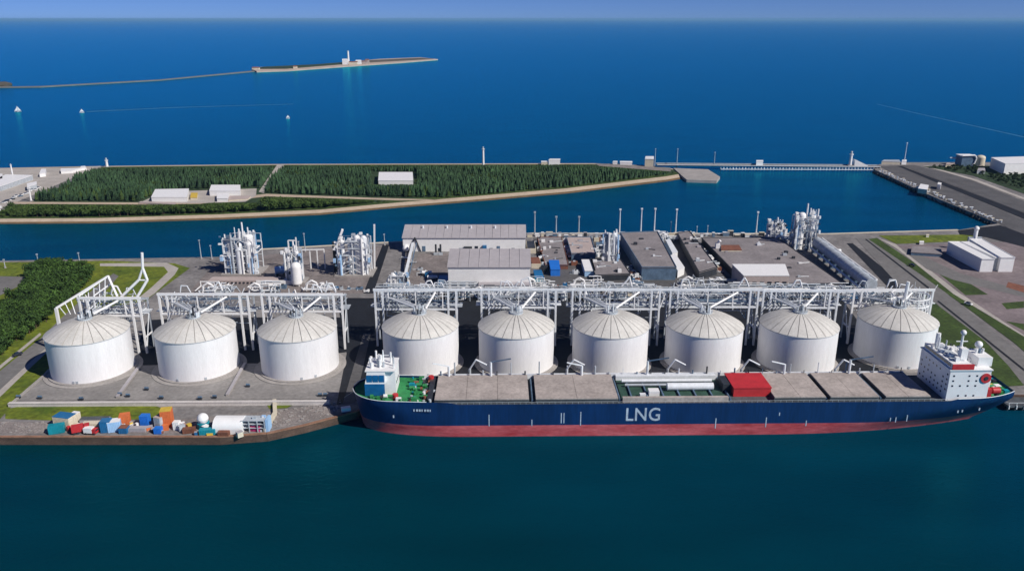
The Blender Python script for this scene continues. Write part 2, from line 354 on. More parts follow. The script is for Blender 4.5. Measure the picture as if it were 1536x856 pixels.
def soverlay(name, px, m, k):
    return struct(name, MB().sheet([tuple(p) for p in W(px, 2.0)], 2.1 + 0.03 * k), m)
soverlay('harbour_road', [(-200, 340), (0, 318), (45, 300), (140, 256), (165, 250), (150, 249), (120, 252), (-200, 254)], 'road_pale', 1)
soverlay('harbour_road', [(0, 322), (0, 314), (140, 254), (155, 252), (150, 256), (45, 304)], 'road_grey', 2)
soverlay('dirt_track', [(20, 303), (210, 304), (290, 303), (400, 291), (560, 297), (640, 299), (660, 300), (600, 301), (480, 297), (400, 295), (300, 306), (210, 307), (20, 306)], 'sand', 3)
soverlay('dirt_track', [(388, 288), (396, 290), (428, 247), (416, 247)], 'road_pale', 4)
soverlay('shed_yard', [(208, 305), (245, 288), (385, 283), (384, 294), (368, 303), (300, 305)], 'road_pale', 5)
soverlay('quay_strip', [(893, 246), (930, 246), (1006, 252), (1006, 257.5), (900, 250)], 'gravel', 6)
struct('pier_platform', MB().prism(W([(1010, 252), (1062, 254), (1080, 265), (1075, 271), (1030, 269.5)], 3.0), -2, 3.0), 'pad')

# ---- the far island and its causeway
ISL = [(377, 103.5), (392, 100.5), (430, 99.5), (470, 97), (520, 93), (570, 88.5), (630, 86.2), (657, 89), (600, 93.5), (520, 99), (430, 105.5), (385, 107)]
isl = struct('far_island', MB().prism(W(ISL, 4.0), -3, 4.0), 'island_sand')
struct('island_scrub', MB().prism(W([(384, 103.8), (395, 101.5), (470, 98), (520, 94.2), (515, 96.8), (430, 103.5)], 4.0), 3.9, 7.0), 'leaf_dark', isl)
struct('island_scrub', MB().prism(W([(545, 91.5), (630, 87.4), (650, 89), (600, 91.7), (548, 94.5)], 4.0), 3.9, 5.5), 'island_scrub', isl)
struct('causeway', MB().prism(W([(-60, 130.6), (60, 129.2), (240, 119.3), (385, 105.6), (385, 106.8), (240, 120.3), (60, 130.4), (-60, 132)], 2.0), -3, 2.0), 'road_grey')
struct('small_islet', MB().prism(W([(-40, 124.5), (8, 123.5), (18, 126), (6, 128.5), (-40, 129.5)], 4.0), -3, 6.0), 'island_scrub')
for i, pts in enumerate([[(130, 167), (260, 161), (440, 156), (440, 156.6), (260, 162), (130, 168.3)], [(1315, 156), (1390, 173), (1500, 197), (1536, 205), (1536, 206.4), (1500, 198.2), (1390, 173.8), (1315, 156.5)]]):
    struct('boat_wake', MB().sheet([tuple(p) for p in W(pts, 0)], 0.02), 'foam')
# ================================================================== VEGETATION
def conifer_crown(seed, tiers=6, n=9):
    r = random.Random(seed); b = MB()
    for k in range(tiers):
        t = k / tiers; zb = 0.13 + 0.80 * t; rad = 0.19 * (1 - t) ** 0.8 + 0.02; zt = min(1.0, zb + 0.30 * (1 - 0.4 * t))
        a0 = r.uniform(0, 6); vs = []
        for i in range(2 * n):
            q = a0 + math.pi * i / n; rr = rad * (r.uniform(0.85, 1.2) if i % 2 == 0 else r.uniform(0.4, 0.6))
            vs.append((rr * math.cos(q), rr * math.sin(q), zb - (0.03 if i % 2 == 0 else -0.03) + r.uniform(-0.015, 0.015)))
        vs.append((r.uniform(-.01, .01), r.uniform(-.01, .01), zt))
        b.add(vs, [(i, (i + 1) % (2 * n), 2 * n) for i in range(2 * n)])
    return b
def leaf_crown(seed, nl=330, tall=1.0):
    r = random.Random(seed); b = MB(); lobes = []
    for k in range(9):
        q = r.uniform(0, 6.28); d = r.uniform(0.05, 0.34); lobes.append((d * math.cos(q), d * math.sin(q), r.uniform(0.40, 0.78) * tall, r.uniform(0.16, 0.27)))
    for i in range(nl):
        lx, ly, lz, lr = r.choice(lobes)
        d = Vector((r.gauss(0, 1), r.gauss(0, 1), r.gauss(0, 1) + 0.25)).normalized()
        c = Vector((lx, ly, lz)) + d * lr * r.uniform(0.6, 1.05); s = r.uniform(0.03, 0.072)
        nn = (d + Vector((r.gauss(0, .5), r.gauss(0, .5), r.gauss(0, .5)))).normalized()
        u = nn.orthogonal().normalized(); u.rotate(Matrix.Rotation(r.uniform(0, 6), 3, nn)); w = nn.cross(u)
        b.add([c - u * s - w * s * .7, c + u * s - w * s * .5, c + u * s * .8 + w * s * .7, c - u * s * .7 + w * s * .6], [(0, 1, 2, 3)])
    return b
def trunk_mb(h, r0, limbs=True, seed=0):
    r = random.Random(seed); b = MB(); b.tube((0, 0, -0.02), (0, 0, h), r0, 6, r0 * 0.35)
    if limbs:
        for k in range(4):
            q = r.uniform(0, 6.28); z = h * r.uniform(0.5, 0.8); b.tube((0, 0, z), (0.2 * math.cos(q), 0.2 * math.sin(q), z + 0.18), r0 * 0.4, 4, r0 * 0.15)
    return b
CC = [conifer_crown(s) for s in range(5)]; CC_ME = [c.mesh('conifer_crown', 'conifer' if i < 4 else 'conifer_light') for i, c in enumerate(CC)]
CT_ME = trunk_mb(0.5, 0.022, False).mesh('conifer_trunk', 'trunk')
LC = [leaf_crown(s + 20) for s in range(5)]; LC_ME = [c.mesh('leaf_crown', 'leaf') for c in LC]; LD_ME = [c.mesh('leaf_crown', 'leaf_dark') for c in LC]
LL_ME = [c.mesh('leaf_crown', 'conifer_light') for c in LC]
LT_ME = trunk_mb(0.55, 0.03, True, 3).mesh('leafy_trunk', 'trunk')
def tree(name, label, group, loc, h, crown, trunk, r):
    t = thing(name, label, 'tree', loc, r.uniform(0, 6.28), group)
    inst('trunk', trunk, t, sc=h); inst('crown', crown, t, sc=(h * r.uniform(.85, 1.2), h * r.uniform(.85, 1.2), h))
def mass(name, spots, crowns, m, label, cat, r):
    V = []; Fc = []; o = 0
    data = [(np.array(c.v), [np.array(q) for q in c.f]) for c in crowns]
    arrs = [(v, np.array(f)) for v, f in data]
    for (x, y, z, h) in spots:
        v, f = arrs[r.randrange(len(arrs))]; a = r.uniform(0, 6.28); c_, s_ = math.cos(a), math.sin(a); w = h * r.uniform(.85, 1.25)
        V.append(np.stack([x + w * (v[:, 0] * c_ - v[:, 1] * s_), y + w * (v[:, 0] * s_ + v[:, 1] * c_), z + h * v[:, 2]], 1)); Fc.append(f + o); o += len(v)
    V = np.concatenate(V); Fc = np.concatenate(Fc); k = Fc.shape[1]
    me = bpy.data.meshes.new(name); me.vertices.add(len(V)); me.vertices.foreach_set('co', V.ravel())
    me.loops.add(Fc.size); me.loops.foreach_set('vertex_index', Fc.ravel().astype(np.int32))
    me.polygons.add(len(Fc)); me.polygons.foreach_set('loop_start', np.arange(0, Fc.size, k, dtype=np.int32))
    me.materials.append(M[m]); me.update(calc_edges=True); me.validate()
    ob = bpy.data.objects.new(name, me); col.objects.link(ob); ob['kind'] = 'stuff'; tag(ob, label, cat)
def interp(pts, x):
    for (x0, y0), (x1, y1) in zip(pts[:-1], pts[1:]):
        if x0 <= x <= x1: return y0 + (y1 - y0) * (x - x0) / (x1 - x0)
    return pts[-1][1] if x > pts[-1][0] else pts[0][1]
def px_of(v):
    dz = v[2] - CAM_H; zc = v[1] * math.cos(PITCH) - dz * math.sin(PITCH)
    return 768 + F_PX * v[0] / zc, 428 - F_PX * (v[1] * math.sin(PITCH) + dz * math.cos(PITCH)) / zc, F_PX / zc
FARr = sorted([(x, y) for x, y in FAR])
TRK = [(20, 304.5), (210, 305.5), (300, 304.5), (400, 293), (480, 295.5), (560, 298), (660, 299.5)]
vr = random.Random(11); con = []; fro = []
y = 688.0
while y < 1000:
    x = -480.0
    while x < 240:
        wx = x + vr.uniform(-1.8, 1.8); wy = y + vr.uniform(-1.8, 1.8); x += 3.3
        px, py, sc = px_of((wx, wy, 2.0))
        if px < -60 or px > 1024: continue
        ysh = interp(N, px); yfa = interp(FARr, px)
        if py > ysh - 10.8 or py < yfa + 2.5: continue
        if px < 165 and py < interp([(-60, 330), (0, 322), (50, 301), (165, 250)], px) + 1: continue
        if px > 890 and py < interp([(890, 249), (1006, 258), (1030, 259)], px) + 1: continue
        if 202 < px < 388 and interp([(208, 304), (245, 286), (388, 281)], px) - 1 < py < 307: continue
        if 556 < px < 626 and 258 < py < 281: continue
        if 384 < px < 432 and abs(px - interp([(247, 422), (290, 391)], py)) < 6.5: continue
        if 20 < px < 665 and abs(py - interp(TRK, px)) < 3.2: continue
        hp = (vr.uniform(5.5, 9.5) + 3.2 * (math.sin(wx * .045) * math.sin(wy * .06 + wx * .02) + vr.random() ** 4)) * sc
        hp = min(hp, py - yfa - 1.5)
        if px > 890: hp = min(hp, py - interp([(890, 249), (1006, 258), (1030, 259)], px) + 1)
        front = False
        if 20 < px < 665 and py > interp(TRK, px):
            hp = min(hp, py - interp(TRK, px) - 1.5); front = True
        if 202 < px < 388 and py > 304: hp = min(hp, py - 304)
        if 556 < px < 626 and py > 279: hp = min(hp, py - 276)
        if px < 165 and py > interp([(0, 318), (50, 302)], px): front = True
        h = hp / sc
        if h < 2.2: continue
        (fro if front or (h < 5 and vr.random() < .6) else con).append((wx, wy, 2.0, h, py))
    y += 3.3
con.sort(key=lambda t: -t[4]); fro.sort(key=lambda t: -t[4])
for t in con[:300]:
    tree('spruce_tree', 'dark green spruce at the near edge of the dense wood on the far spit', 'spruces along the near edge of the spit wood', t[:3], t[3], CC_ME[vr.randrange(5)], CT_ME, vr)
mass('spruce_forest', [t[:4] for t in con[300:]], CC, 'conifer', 'dense dark green spruce forest covering the far spit', 'forest', vr)
for t in fro[:300]:
    tree('broadleaf_tree', 'low leafy tree in the green belt between the dirt track and the beach', 'leafy trees above the spit beach', t[:3], t[3], LL_ME[vr.randrange(5)], LT_ME, vr)
if len(fro) > 300: mass('spit_bushes', [t[:4] for t in fro[300:]], LC, 'conifer_light', 'green bushes beside the dirt track on the far spit', 'bushes', vr)
# the wood left of the tank yard
def inpoly(pts, x, y):
    c = False; j = len(pts) - 1
    for i in range(len(pts)):
        if (pts[i][1] > y) != (pts[j][1] > y) and x < (pts[j][0] - pts[i][0]) * (y - pts[i][1]) / (pts[j][1] - pts[i][1]) + pts[i][0]: c = not c
        j = i
    return c
WOOD = [(-40, 401), (0, 399), (142, 402), (130, 430), (85, 470), (45, 505), (0, 536), (-40, 565)]
SLAB = [(-60, 409), (42, 411), (46, 420), (34, 440), (12, 460), (-60, 495)]
wd = []
y = 385.0
while y < 580:
    x = -330.0
    while x < -190:
        wx = x + vr.uniform(-1.6, 1.6); wy = y + vr.uniform(-1.6, 1.6); x += 3.8
        px, py, sc = px_of((wx, wy, GZ))
        if inpoly(WOOD, px, py) and not inpoly(SLAB, px, py): wd.append((wx, wy, GZ, (vr.uniform(4.0, 8.0) + 3.5 * vr.random() ** 3) * (1.0 if px < 110 else 0.8), py))
    y += 3.8
wd.sort(key=lambda t: -t[4])
for t in wd[:300]:
    tree('leafy_tree', 'green leafy tree in the wood beside the road left of the tanks', 'trees of the wood left of the tanks', t[:3], t[3], LC_ME[vr.randrange(5)], LT_ME, vr)
if len(wd) > 300: mass('leafy_wood', [t[:4] for t in wd[300:]], LC, 'leaf', 'dense green wood behind the roadside trees on the left shore', 'wood', vr)
rd = []
y = 760.0
while y < 985:
    x = 380.0
    while x < 760:
        wx = x + vr.uniform(-3, 3); wy = y + vr.uniform(-3, 3); x += 6.5
        px, py, sc = px_of((wx, wy, GZ))
        if px < 1620 and inpoly([(1395, 252), (1470, 250), (1640, 266), (1640, 325), (1545, 289), (1465, 262)], px, py) and not (1475 < px < 1560 and py < 263) and not (1420 < px < 1480 and py < 250): rd.append((wx, wy, GZ, vr.uniform(2.5, 5.0), py))
    y += 6.5
rd.sort(key=lambda t: -t[4])
for t in rd[:300]:
    tree('dark_shrub', 'dark green shrub on the headland behind the breakwater road', 'dark shrubs on the right headland', t[:3], t[3], LD_ME[vr.randrange(5)], LT_ME, vr)
if len(rd) > 300: mass('shrub_cover', [t[:4] for t in rd[300:]], LC, 'leaf_dark', 'dark scrub covering the headland near the white buildings', 'scrub', vr)

# ================================================================== STORAGE TANKS AND THEIR PIPE GANTRIES
TR, TB, TT, TA = 19.0, 4.1, 24.0, 30.6
tanks = [(-209.5, 367.4), (-157.2, 369.7), (-106.8, 371.1), None, None, None, None, None, None]
for i, px in zip(range(3, 8), (630.5, 774.5, 916, 1057, 1198.5)):
    Yc = 375.2 + (i - 3) * 0.4; tanks[i] = (xat(px, Yc, 24), Yc)
tanks[8] = (xat(1346.5, 384.5, 24), 384.5)
NG = 26
def gore():
    b = MB(); vs = []; m = 6; Rr = TR + 0.25
    for j in range(m + 1):
        r = Rr * (1 - j / m) + 0.9 * (j / m); z = TT + 0.25 + (TA - TT) * (1 - (r / Rr) ** 2) * 0.97 + 0.10
        ha = math.pi / NG - 0.13 / max(r, 1.7)
        for s in (-1, 0, 1): vs.append((r * math.cos(s * ha), r * math.sin(s * ha), z))
    fs = []
    for j in range(m):
        for s in (0, 1): fs.append((j * 3 + s, (j + 1) * 3 + s, (j + 1) * 3 + s + 1, j * 3 + s + 1))
    o = len(vs); vs += [(v[0], v[1], v[2] - 0.22) for v in vs[:3]]; fs += [(0, 1, o + 1, o), (1, 2, o + 2, o + 1)]
    return b.add(vs, [q[::-1] for q in fs]).mesh('roof_panel', 'dome_cream', True)
def underdome():
    b = MB(); n = 52; m = 6; vs = []; fs = []
    for j in range(m + 1):
        r = TR * (1 - j / m) + 0.3 * j / m; z = TT + (TA - TT) * (1 - (r / TR) ** 2) * 0.97
        vs += [(r * math.cos(2 * math.pi * i / n), r * math.sin(2 * math.pi * i / n), z) for i in range(n)]
    for j in range(m):
        for i in range(n): fs.append((j * n + i, j * n + (i + 1) % n, (j + 1) * n + (i + 1) % n, (j + 1) * n + i))
    fs.append(tuple(range(m * n, (m + 1) * n)))
    return b.add(vs, fs).mesh('roof', 'dome_seam', True)
shell_me = MB().cyl(0, 0, TB, TT, TR, 72).mesh('shell', 'tank_white', True)
found_me = MB().cyl(0, 0, GZ - 0.3, TB + 0.25, TR + 1.4, 64).mesh('foundation', 'pad', True)
rim_me = MB().ring(0, 0, TT + 0.05, TR + 0.12, 0.22, 64).mesh('rim', 'pipe_grey', True)
roof_me = underdome(); gore_me = gore()
plat = MB().cyl(0, 0, TA - 0.5, TA + 0.6, 3.4, 16); plat.ring(0, 0, TA + 1.7, 3.3, 0.08, 16)
for k in range(10): plat.cyl(3.3 * math.cos(k * .628), 3.3 * math.sin(k * .628), TA + .6, TA + 1.7, 0.07, 4)
plat_me = plat.mesh('roof_platform', 'pipe_grey', True)
man_me = MB().box(-0.5, 0.5, -0.25, 0.1, 0, 1.1).mesh('manhole', 'pipe_grey')
lad = MB()
for k in range(40):
    a0 = -1.9 + k * 0.03; a1 = a0 + 0.03; z0 = TB + k * 0.497; rr = TR + 0.8
    lad.bar((rr * math.cos(a0), rr * math.sin(a0), z0), (rr * math.cos(a1), rr * math.sin(a1), z0 + 0.5), 0.8, 0.15)
TL = ['leftmost white domed storage tank, grass verge on its left', 'second white storage tank from the left with cream ribbed dome', 'third white storage tank from the left, beside the dark dock road',
      'white storage tank behind the bow deckhouse of the ship', 'fifth white storage tank from the left, behind the first beige hatch covers', 'sixth white storage tank from the left, shaded blue on its left flank',
      'seventh white storage tank, behind the open hold of the ship', 'second white storage tank from the right, above the red deckhouse', 'rightmost white storage tank, beside the stern superstructure and green bank']
pads = []
for i, (tx, ty) in enumerate(tanks):
    t = thing('storage_tank', TL[i], 'storage tank', (tx, ty, 0), 0, 'white storage tanks in a row')
    inst('shell', shell_me, t); inst('foundation', found_me, t); rf = inst('roof', roof_me, t); inst('rim', rim_me, t)
    for k in range(NG): inst('roof_panel', gore_me, rf, rz=2 * math.pi * (k + .5) / NG)
    inst('roof_platform', plat_me, t)
    rr = random.Random(i)
    for k in range(13):
        q = rr.uniform(0, 6.28); d = rr.uniform(0.4, 3.2); h = rr.uniform(.8, 4.0)
        MB().cyl(tx + d * math.cos(q), ty + d * math.sin(q), TA + .5, TA + .6 + h, rr.uniform(.18, .5), 8).build('nozzle', rr.choice(['pipe_white', 'pipe_white', 'pipe_grey', 'steel_dark']), t, True)
    for k in range(2):
        a = -1.57 + rr.uniform(-.3, .9); inst('manhole', man_me, t, (TR * math.cos(a), TR * math.sin(a), TB + 0.6), a + 1.57)
    struct('tank_pad', MB().cyl(tx, ty, GZ - .4, GZ + 0.36 + 0.004 * i, 22.6 if i < 3 else 21.4, 56), 'pad')

def pipe_run(parent, a, b, r, m, rr, n=3):
    """an orthogonal pipe with n bends between two points"""
    a = Vector(a); b = Vector(b); pts = [a]; order = [0, 1, 2]; rr.shuffle(order); c = a.copy()
    for ax in order[:n]:
        c = c.copy(); c[ax] = b[ax]; pts.append(c)
    mb = MB().path(pts, r, 6)
    for p in pts[1:-1]: mb.ball(p, r * 1.15, 6)
    return mb.build('pipe', m, parent, True)
def gantry(i, pxl, pxr, label, ext=0, dy=22.0, zt=34.2, zl=24.6, D=9.0, legs=None):
    tx, ty = tanks[i]; Y = ty + dy; xl, xr = xat(pxl, Y, zt), xat(pxr, Y, zt); rr = random.Random(100 + i); zt += rr.uniform(-.7, .7); zl += rr.uniform(-.9, .9)
    t = thing('pipe_gantry', label, 'pipe gantry', ((xl + xr) / 2, Y, GZ), 0, 'white pipe gantries behind the tanks')
    wm = 'white' if i < 3 or i == 8 else 'pipe_white'
    xe = xat(ext, Y, zt) if ext else xr + .8; zk = zt
    for yy in (Y, Y + D):
        zt = zk if yy == Y else zk - 3.2
        for xx in ((xl, xl + 4.0, xr - 4.2, xr) if yy == Y else (xl, xr)):
            MB().bar((xx, yy, GZ), (xx, yy, zt), .95 if yy == Y else .7).build('post', wm if yy == Y else 'pipe_grey', t)
        MB().bar((xl - .8, yy, zt + .5), (xe if yy == Y else xr + .8, yy, zt + .5), 1.0, 1.2 if yy == Y else .7).build('top_beam', wm if yy == Y else 'pipe_grey', t)
        MB().bar((xl, yy, zl), (xr, yy, zl), 0.7, 1.0 if yy == Y else .6).build('lower_beam', wm if yy == Y else 'pipe_grey', t)
    for xx in (xl, (xl + xr) / 2, xr):
        MB().bar((xx, Y, zk), (xx, Y + D, zt), .5).build('cross_beam', 'pipe_grey', t)
        MB().bar((xx, Y, zl - .1), (xx, Y + D, zl - .1), .5).build('cross_beam', 'pipe_grey', t)
    n = max(4, int((xr - xl) / 6.5))
    for k in range(n):
        x0 = xl + (xr - xl) * k / n; x1 = xl + (xr - xl) * (k + 1) / n
        za, zb = (zl, zt) if k % 2 else (zt, zl)
        MB().bar((x0, Y + D, za), (x1, Y + D, zb), .3).build('brace', 'pipe_grey', t)
        if k % 2 == 0: MB().bar((x1, Y, zl), (x1, Y, zk), .5).build('strut', 'white', t)
    for s, xx in ((1, xl), (-1, xr)):
        MB().bar((xx, Y, GZ + 1), (xx, Y + D, zl), .4).build('brace', 'pipe_white', t)
        MB().bar((xx, Y, zl * .5), (xx, Y + D, zl * .5), .6).build('cross_beam', 'white', t)
    zt = zk - 1.5
    # sloping pipe bundle from the rack down to the dome
    for k in range(6):
        x0 = xl + 3 + k * 1.9; MB().path([(x0, Y + D + 3, zt - 2.0 - .3 * k), (x0 + 1, Y + 2, zt - 2.4 - .3 * k), (tx - 2.2 + k * .55, ty + 3.6, TA + 1.0)], .28 + .12 * (k % 2), 6).build('sloping_pipe', 'pipe_white' if k % 3 else 'pipe_grey', t, True)
    MB().path([(xr - 11, Y, zt + .5), (tx + 2.6, ty + 3, TA + 1.2)], .55, 6).build('sloping_pipe', 'white', t, True)
    xo = rr.uniform(8, 22); MB().path([(xr - xo, Y + D, zt + .8), (xr - xo + rr.uniform(-.5, 3), Y + D, zt + rr.uniform(3, 6.5)), (xr - xo + 4, Y + D, zt + rr.uniform(4, 7)), (xr - xo + 5.5, Y + D, zt + .8)], .45, 6).build('loop_pipe', 'white', t, True)
    for k in range(4):
        zz = zl + .9 + 0.0 * k; yy = Y + 1.6 + k * 1.9
        MB().tube((xl - 3, yy, zz), (xr + 3, yy, zz), .32 + .15 * (k == 1), 6).build('pipe', rr.choice(['pipe_white', 'pipe_grey', 'pipe_grey']), t, True)
    for k in range(16):
        x0 = rr.uniform(xl, xr); MB().bar((x0, Y + rr.uniform(0, D), rr.uniform(zl - 3, zl + 3)), (x0 + rr.uniform(-9, 9), Y + rr.uniform(0, D + 3), rr.uniform(zt - 3, zt + 3)), rr.uniform(.2, .45)).build('brace', rr.choice(['pipe_white', 'pipe_grey', 'white']), t)
    for k in range(3):
        x0 = rr.uniform(xl + 3, xr - 8); hh = rr.uniform(2, 5); MB().path([(x0, Y + D, zt), (x0 + rr.uniform(.3, 2), Y + D, zt + hh), (x0 + 4, Y + D, zt + hh * rr.uniform(.7, 1.1)), (x0 + 5.5, Y + D, zt)], rr.uniform(.18, .34), 6).build('loop_pipe', rr.choice(['pipe_white', 'pipe_grey']), t, True)
    for k in range(38):
        pipe_run(t, (rr.uniform(xl, xr), Y + rr.uniform(1, D), rr.uniform(zl, zt)), (rr.uniform(xl, xr), Y + rr.uniform(0, D + 4), rr.uniform(zl - 8, zt + 1.5)), rr.uniform(.11, .30), rr.choice(['pipe_white', 'pipe_grey', 'pipe_grey', 'steel_blue']), rr)
    return t
gantry(1, 238, 371, 'white pipe gantry over the second tank from the left', 392)
gantry(2, 392, 512, 'white pipe gantry over the third tank, left of the dark dock road')
gantry(3, 562, 684, 'white pipe gantry over the tank behind the bow deckhouse', 722)
gantry(4, 722, 834, 'white pipe gantry over the fifth tank, below the smaller warehouse', 859)
gantry(5, 859, 990, 'white pipe gantry over the sixth tank from the left', 1006)
gantry(6, 1006, 1138, 'white pipe gantry over the seventh tank from the left', 1146)
gantry(7, 1146, 1258, 'white pipe gantry over the second tank from the right', 1282)
g9 = gantry(8, 1282, 1400, 'white pipe gantry with round cage over the rightmost tank', dy=16)
# gantry of the leftmost tank with its slanting truss and derrick
g1 = gantry(0, 118, 208, 'white pipe gantry with tall derrick over the leftmost tank', dy=20)
tx, ty = tanks[0]
def pz(px, py, Y): z = zat(Y, py); return Vector((xat(px, Y, z), Y, z))
Yg = ty + 20
a, b, c = pz(84, 462, Yg), pz(162, 414, Yg + 12), pz(176, 445, Yg + 2)
for p, q, w in ((a, b, 1.0), (b, c, 1.0), (a, Vector((a.x, a.y, GZ)), 1.3), (pz(118, 444, Yg), b, .6), (pz(140, 444, Yg), b + Vector((1, 0, -4)), .5)):
    MB().bar(p, q, w).build('slanting_beam', 'white', g1)
for k in range(9):
    u = (k + .5) / 9; p = a.lerp(b, u); MB().bar(p, (p.x + 3, Yg, 25 + 2 * u), .35).build('brace', 'pipe_white', g1)
top = pz(213, 379, Yg + 6); mid = pz(214, 402, Yg + 6); el = pz(221, 420, Yg + 6); el2 = pz(208, 420, Yg + 6)
for p, q, r in ((top, mid, .7), (mid, el, .7), (mid, el2, .6), (el, pz(206, 445, Yg + 4), .7), (el2, pz(182, 445, Yg + 4), .7), (el, el2, .4)):
    MB().tube(p, q, r, 8).build('derrick_arm', 'white', g1, True)
# cage and mast on the rightmost gantry
tx, ty = tanks[8]
for k in range(3):
    MB().ring(tx + 9, ty + 8, 26 + 4 * k, 9, .3, 24).build('cage_ring', 'white', g9, True)
for k in range(12):
    q = k * math.pi / 6; MB().bar((tx + 9 + 9 * math.cos(q), ty + 8 + 9 * math.sin(q), 25), (tx + 9 + 9 * math.cos(q), ty + 8 + 9 * math.sin(q), 34.5), .35).build('cage_bar', 'white', g9)
    MB().bar((tx + 9 + 9 * math.cos(q), ty + 8 + 9 * math.sin(q), 26), (tx + 9 + 9 * math.cos(q + .52), ty + 8 + 9 * math.sin(q + .52), 30), .25).build('brace', 'pipe_white', g9)
MB().tube((tx + 5, ty + 6, 29), (tx + 5.5, ty + 6, 42), .9, 8).build('mast', 'white', g9, True)
# ================================================================== BUILDINGS AND PROCESS PLANT
def rot2(p, o, u): return None
def block(name, label, cat, base, h, wall, roof, z0=GZ, parapet=0.0, over=0.3, group=None, windows=0, glass='glass', units=0):
    """a building on a four-cornered base given in pixels: front-left, front-right, back-right, back-left"""
    B = [P(x, y, z0) for x, y in base]; c = sum((b for b in B), Vector()) / len(B)
    t = thing(name, label, cat, (c.x, c.y, z0), 0, group)
    MB().prism(B, z0 - .3, z0 + h).build('wall', wall, t)
    O = [c + (b - c) * (1 + over / max(1, (b - c).length)) for b in B]
    r = MB().prism(O, z0 + h + 0.002, z0 + h + 0.45).build('roof', roof, t)
    if parapet:
        for a, b in zip(O, O[1:] + O[:1]):
            MB().bar(Vector((a.x, a.y, z0 + h + .45 + parapet / 2)), Vector((b.x, b.y, z0 + h + .45 + parapet / 2)), .35, parapet).build('parapet', wall, r)
    ru = random.Random(int(base[0][0] * 7 + base[0][1]))
    for k in range(units):
        u, v = ru.uniform(.12, .85), ru.uniform(.12, .85); p = B[0].lerp(B[1], u).lerp(B[3].lerp(B[2], u), v); s = ru.uniform(.5, 1.6); hh = ru.uniform(.5, 2.2); z = z0 + h + .44
        MB().box(p.x - s, p.x + s, p.y - s * .8, p.y + s * .8, z, z + hh).build('roof_unit', ru.choice(['white', 'pipe_grey', 'steel_dark', 'roof_grey', 'pipe_white']), r)
        if k % 3 == 0: MB().tube((p.x + s, p.y, z + .4), (p.x + s + ru.uniform(3, 9), p.y + ru.uniform(-3, 3), z + .4), .28, 6).build('roof_duct', ru.choice(['pipe_grey', 'steel_dark', 'pipe_white']), r, True)
    for k in range(windows):
        u = (k + .5) / windows; p = B[0].lerp(B[1], u); d = (B[1] - B[0]).normalized(); n = Vector((d.y, -d.x, 0))
        w = (B[1] - B[0]).length / windows * .28; q = p + n * .05
        MB().bar(q - d * w + Vector((0, 0, h * .6)), q + d * w + Vector((0, 0, h * .6)), .2, h * .22).build('window', glass, t)
    return t
def warehouse(name, label, pxl, pxr, yb, yeave, depth, rise, wall, roof, annex=False, group=None):
    a = P(pxl, yb, GZ); b = P(pxr, yb, GZ); Y = a.y; ze = zat(Y, yeave); xl, xr = a.x, b.x
    t = thing(name, label, 'warehouse', ((xl + xr) / 2, Y, GZ), 0, group)
    zr = ze + rise; ym = Y + depth
    MB().add([(xl, Y, GZ - .3), (xr, Y, GZ - .3), (xr, ym, GZ - .3), (xl, ym, GZ - .3), (xl, Y, ze), (xr, Y, ze), (xr, ym, zr), (xl, ym, zr)],
             [(3, 2, 1, 0), (0, 1, 5, 4), (1, 2, 6, 5), (2, 3, 7, 6), (3, 0, 4, 7), (4, 5, 6, 7)]).build('wall', wall, t)
    s = rise / depth
    rp = MB().add([(xl - .6, Y - .7, ze + .1 - .7 * s), (xr + .6, Y - .7, ze + .1 - .7 * s), (xr + .6, ym + .5, zr + .1), (xl - .6, ym + .5, zr + .1),
              (xl - .6, Y - .7, ze + .6 - .7 * s), (xr + .6, Y - .7, ze + .6 - .7 * s), (xr + .6, ym + .5, zr + .6), (xl - .6, ym + .5, zr + .6)],
             [(3, 2, 1, 0), (4, 5, 6, 7), (0, 1, 5, 4), (1, 2, 6, 5), (2, 3, 7, 6), (3, 0, 4, 7)]).build('roof', roof, t)
    n = int((xr - xl) / 6)
    for k in range(1, n):
        x = xl + (xr - xl) * k / n
        MB().add([(x - .12, Y - .6, ze + .6 - .6 * s), (x + .12, Y - .6, ze + .6 - .6 * s), (x + .12, ym, zr + .6), (x - .12, ym, zr + .6),
                  (x - .12, Y - .6, ze + .8 - .6 * s), (x + .12, Y - .6, ze + .8 - .6 * s), (x + .12, ym, zr + .8), (x - .12, ym, zr + .8)],
                 [(4, 5, 6, 7), (0, 1, 5, 4), (1, 2, 6, 5), (3, 0, 4, 7)]).build('roof_seam', roof, rp)
    return t, xl, xr, Y, ze
w1, xl, xr, Y, ze = warehouse('warehouse', 'long white warehouse with grey roof on the far quay', 605, 788, 377, 357, 19, 5.0, 'white', 'roof_grey')
for k, u in enumerate((.17, .3, .47, .60, .66, .72, .78, .9)):
    x = xl + (xr - xl) * u; MB().box(x - 1.2, x + 1.2, Y - .25, Y + .1, GZ + .2, GZ + (4.2 if k % 3 == 0 else 2.6)).build('door', 'glass' if k % 2 else 'steel_blue', w1)
MB().box(xl + 46, xl + 52, Y - 2.5, Y - .1, GZ, GZ + 4).build('loading_bay', 'steel_dark', w1)
MB().box(xl + 60, xl + 63, Y - 2.5, Y - .1, GZ, GZ + 5).build('loading_bay', 'blue_mid', w1)
for k in range(4):
    x = xl + (xr - xl) * (.15 + .2 * k); MB().cyl(x, Y + 14, ze + 3.6, ze + 6, .8, 8).build('roof_vent', 'pipe_white', w1, True)
w2, xl, xr, Y, ze = warehouse('warehouse', 'shorter white warehouse with grey roof in front of the long one', 673, 795, 435, 401, 24, 5.0, 'white', 'roof_grey')
MB().box(xl + 20, xr - .5, Y - 6, Y - .05, GZ, GZ + 5.2).build('annex', 'white', w2)
MB().box(xl + 19.6, xr - .1, Y - 6.4, Y - .06, GZ + 5.22, GZ + 5.6).build('canopy', 'roof_grey', w2)
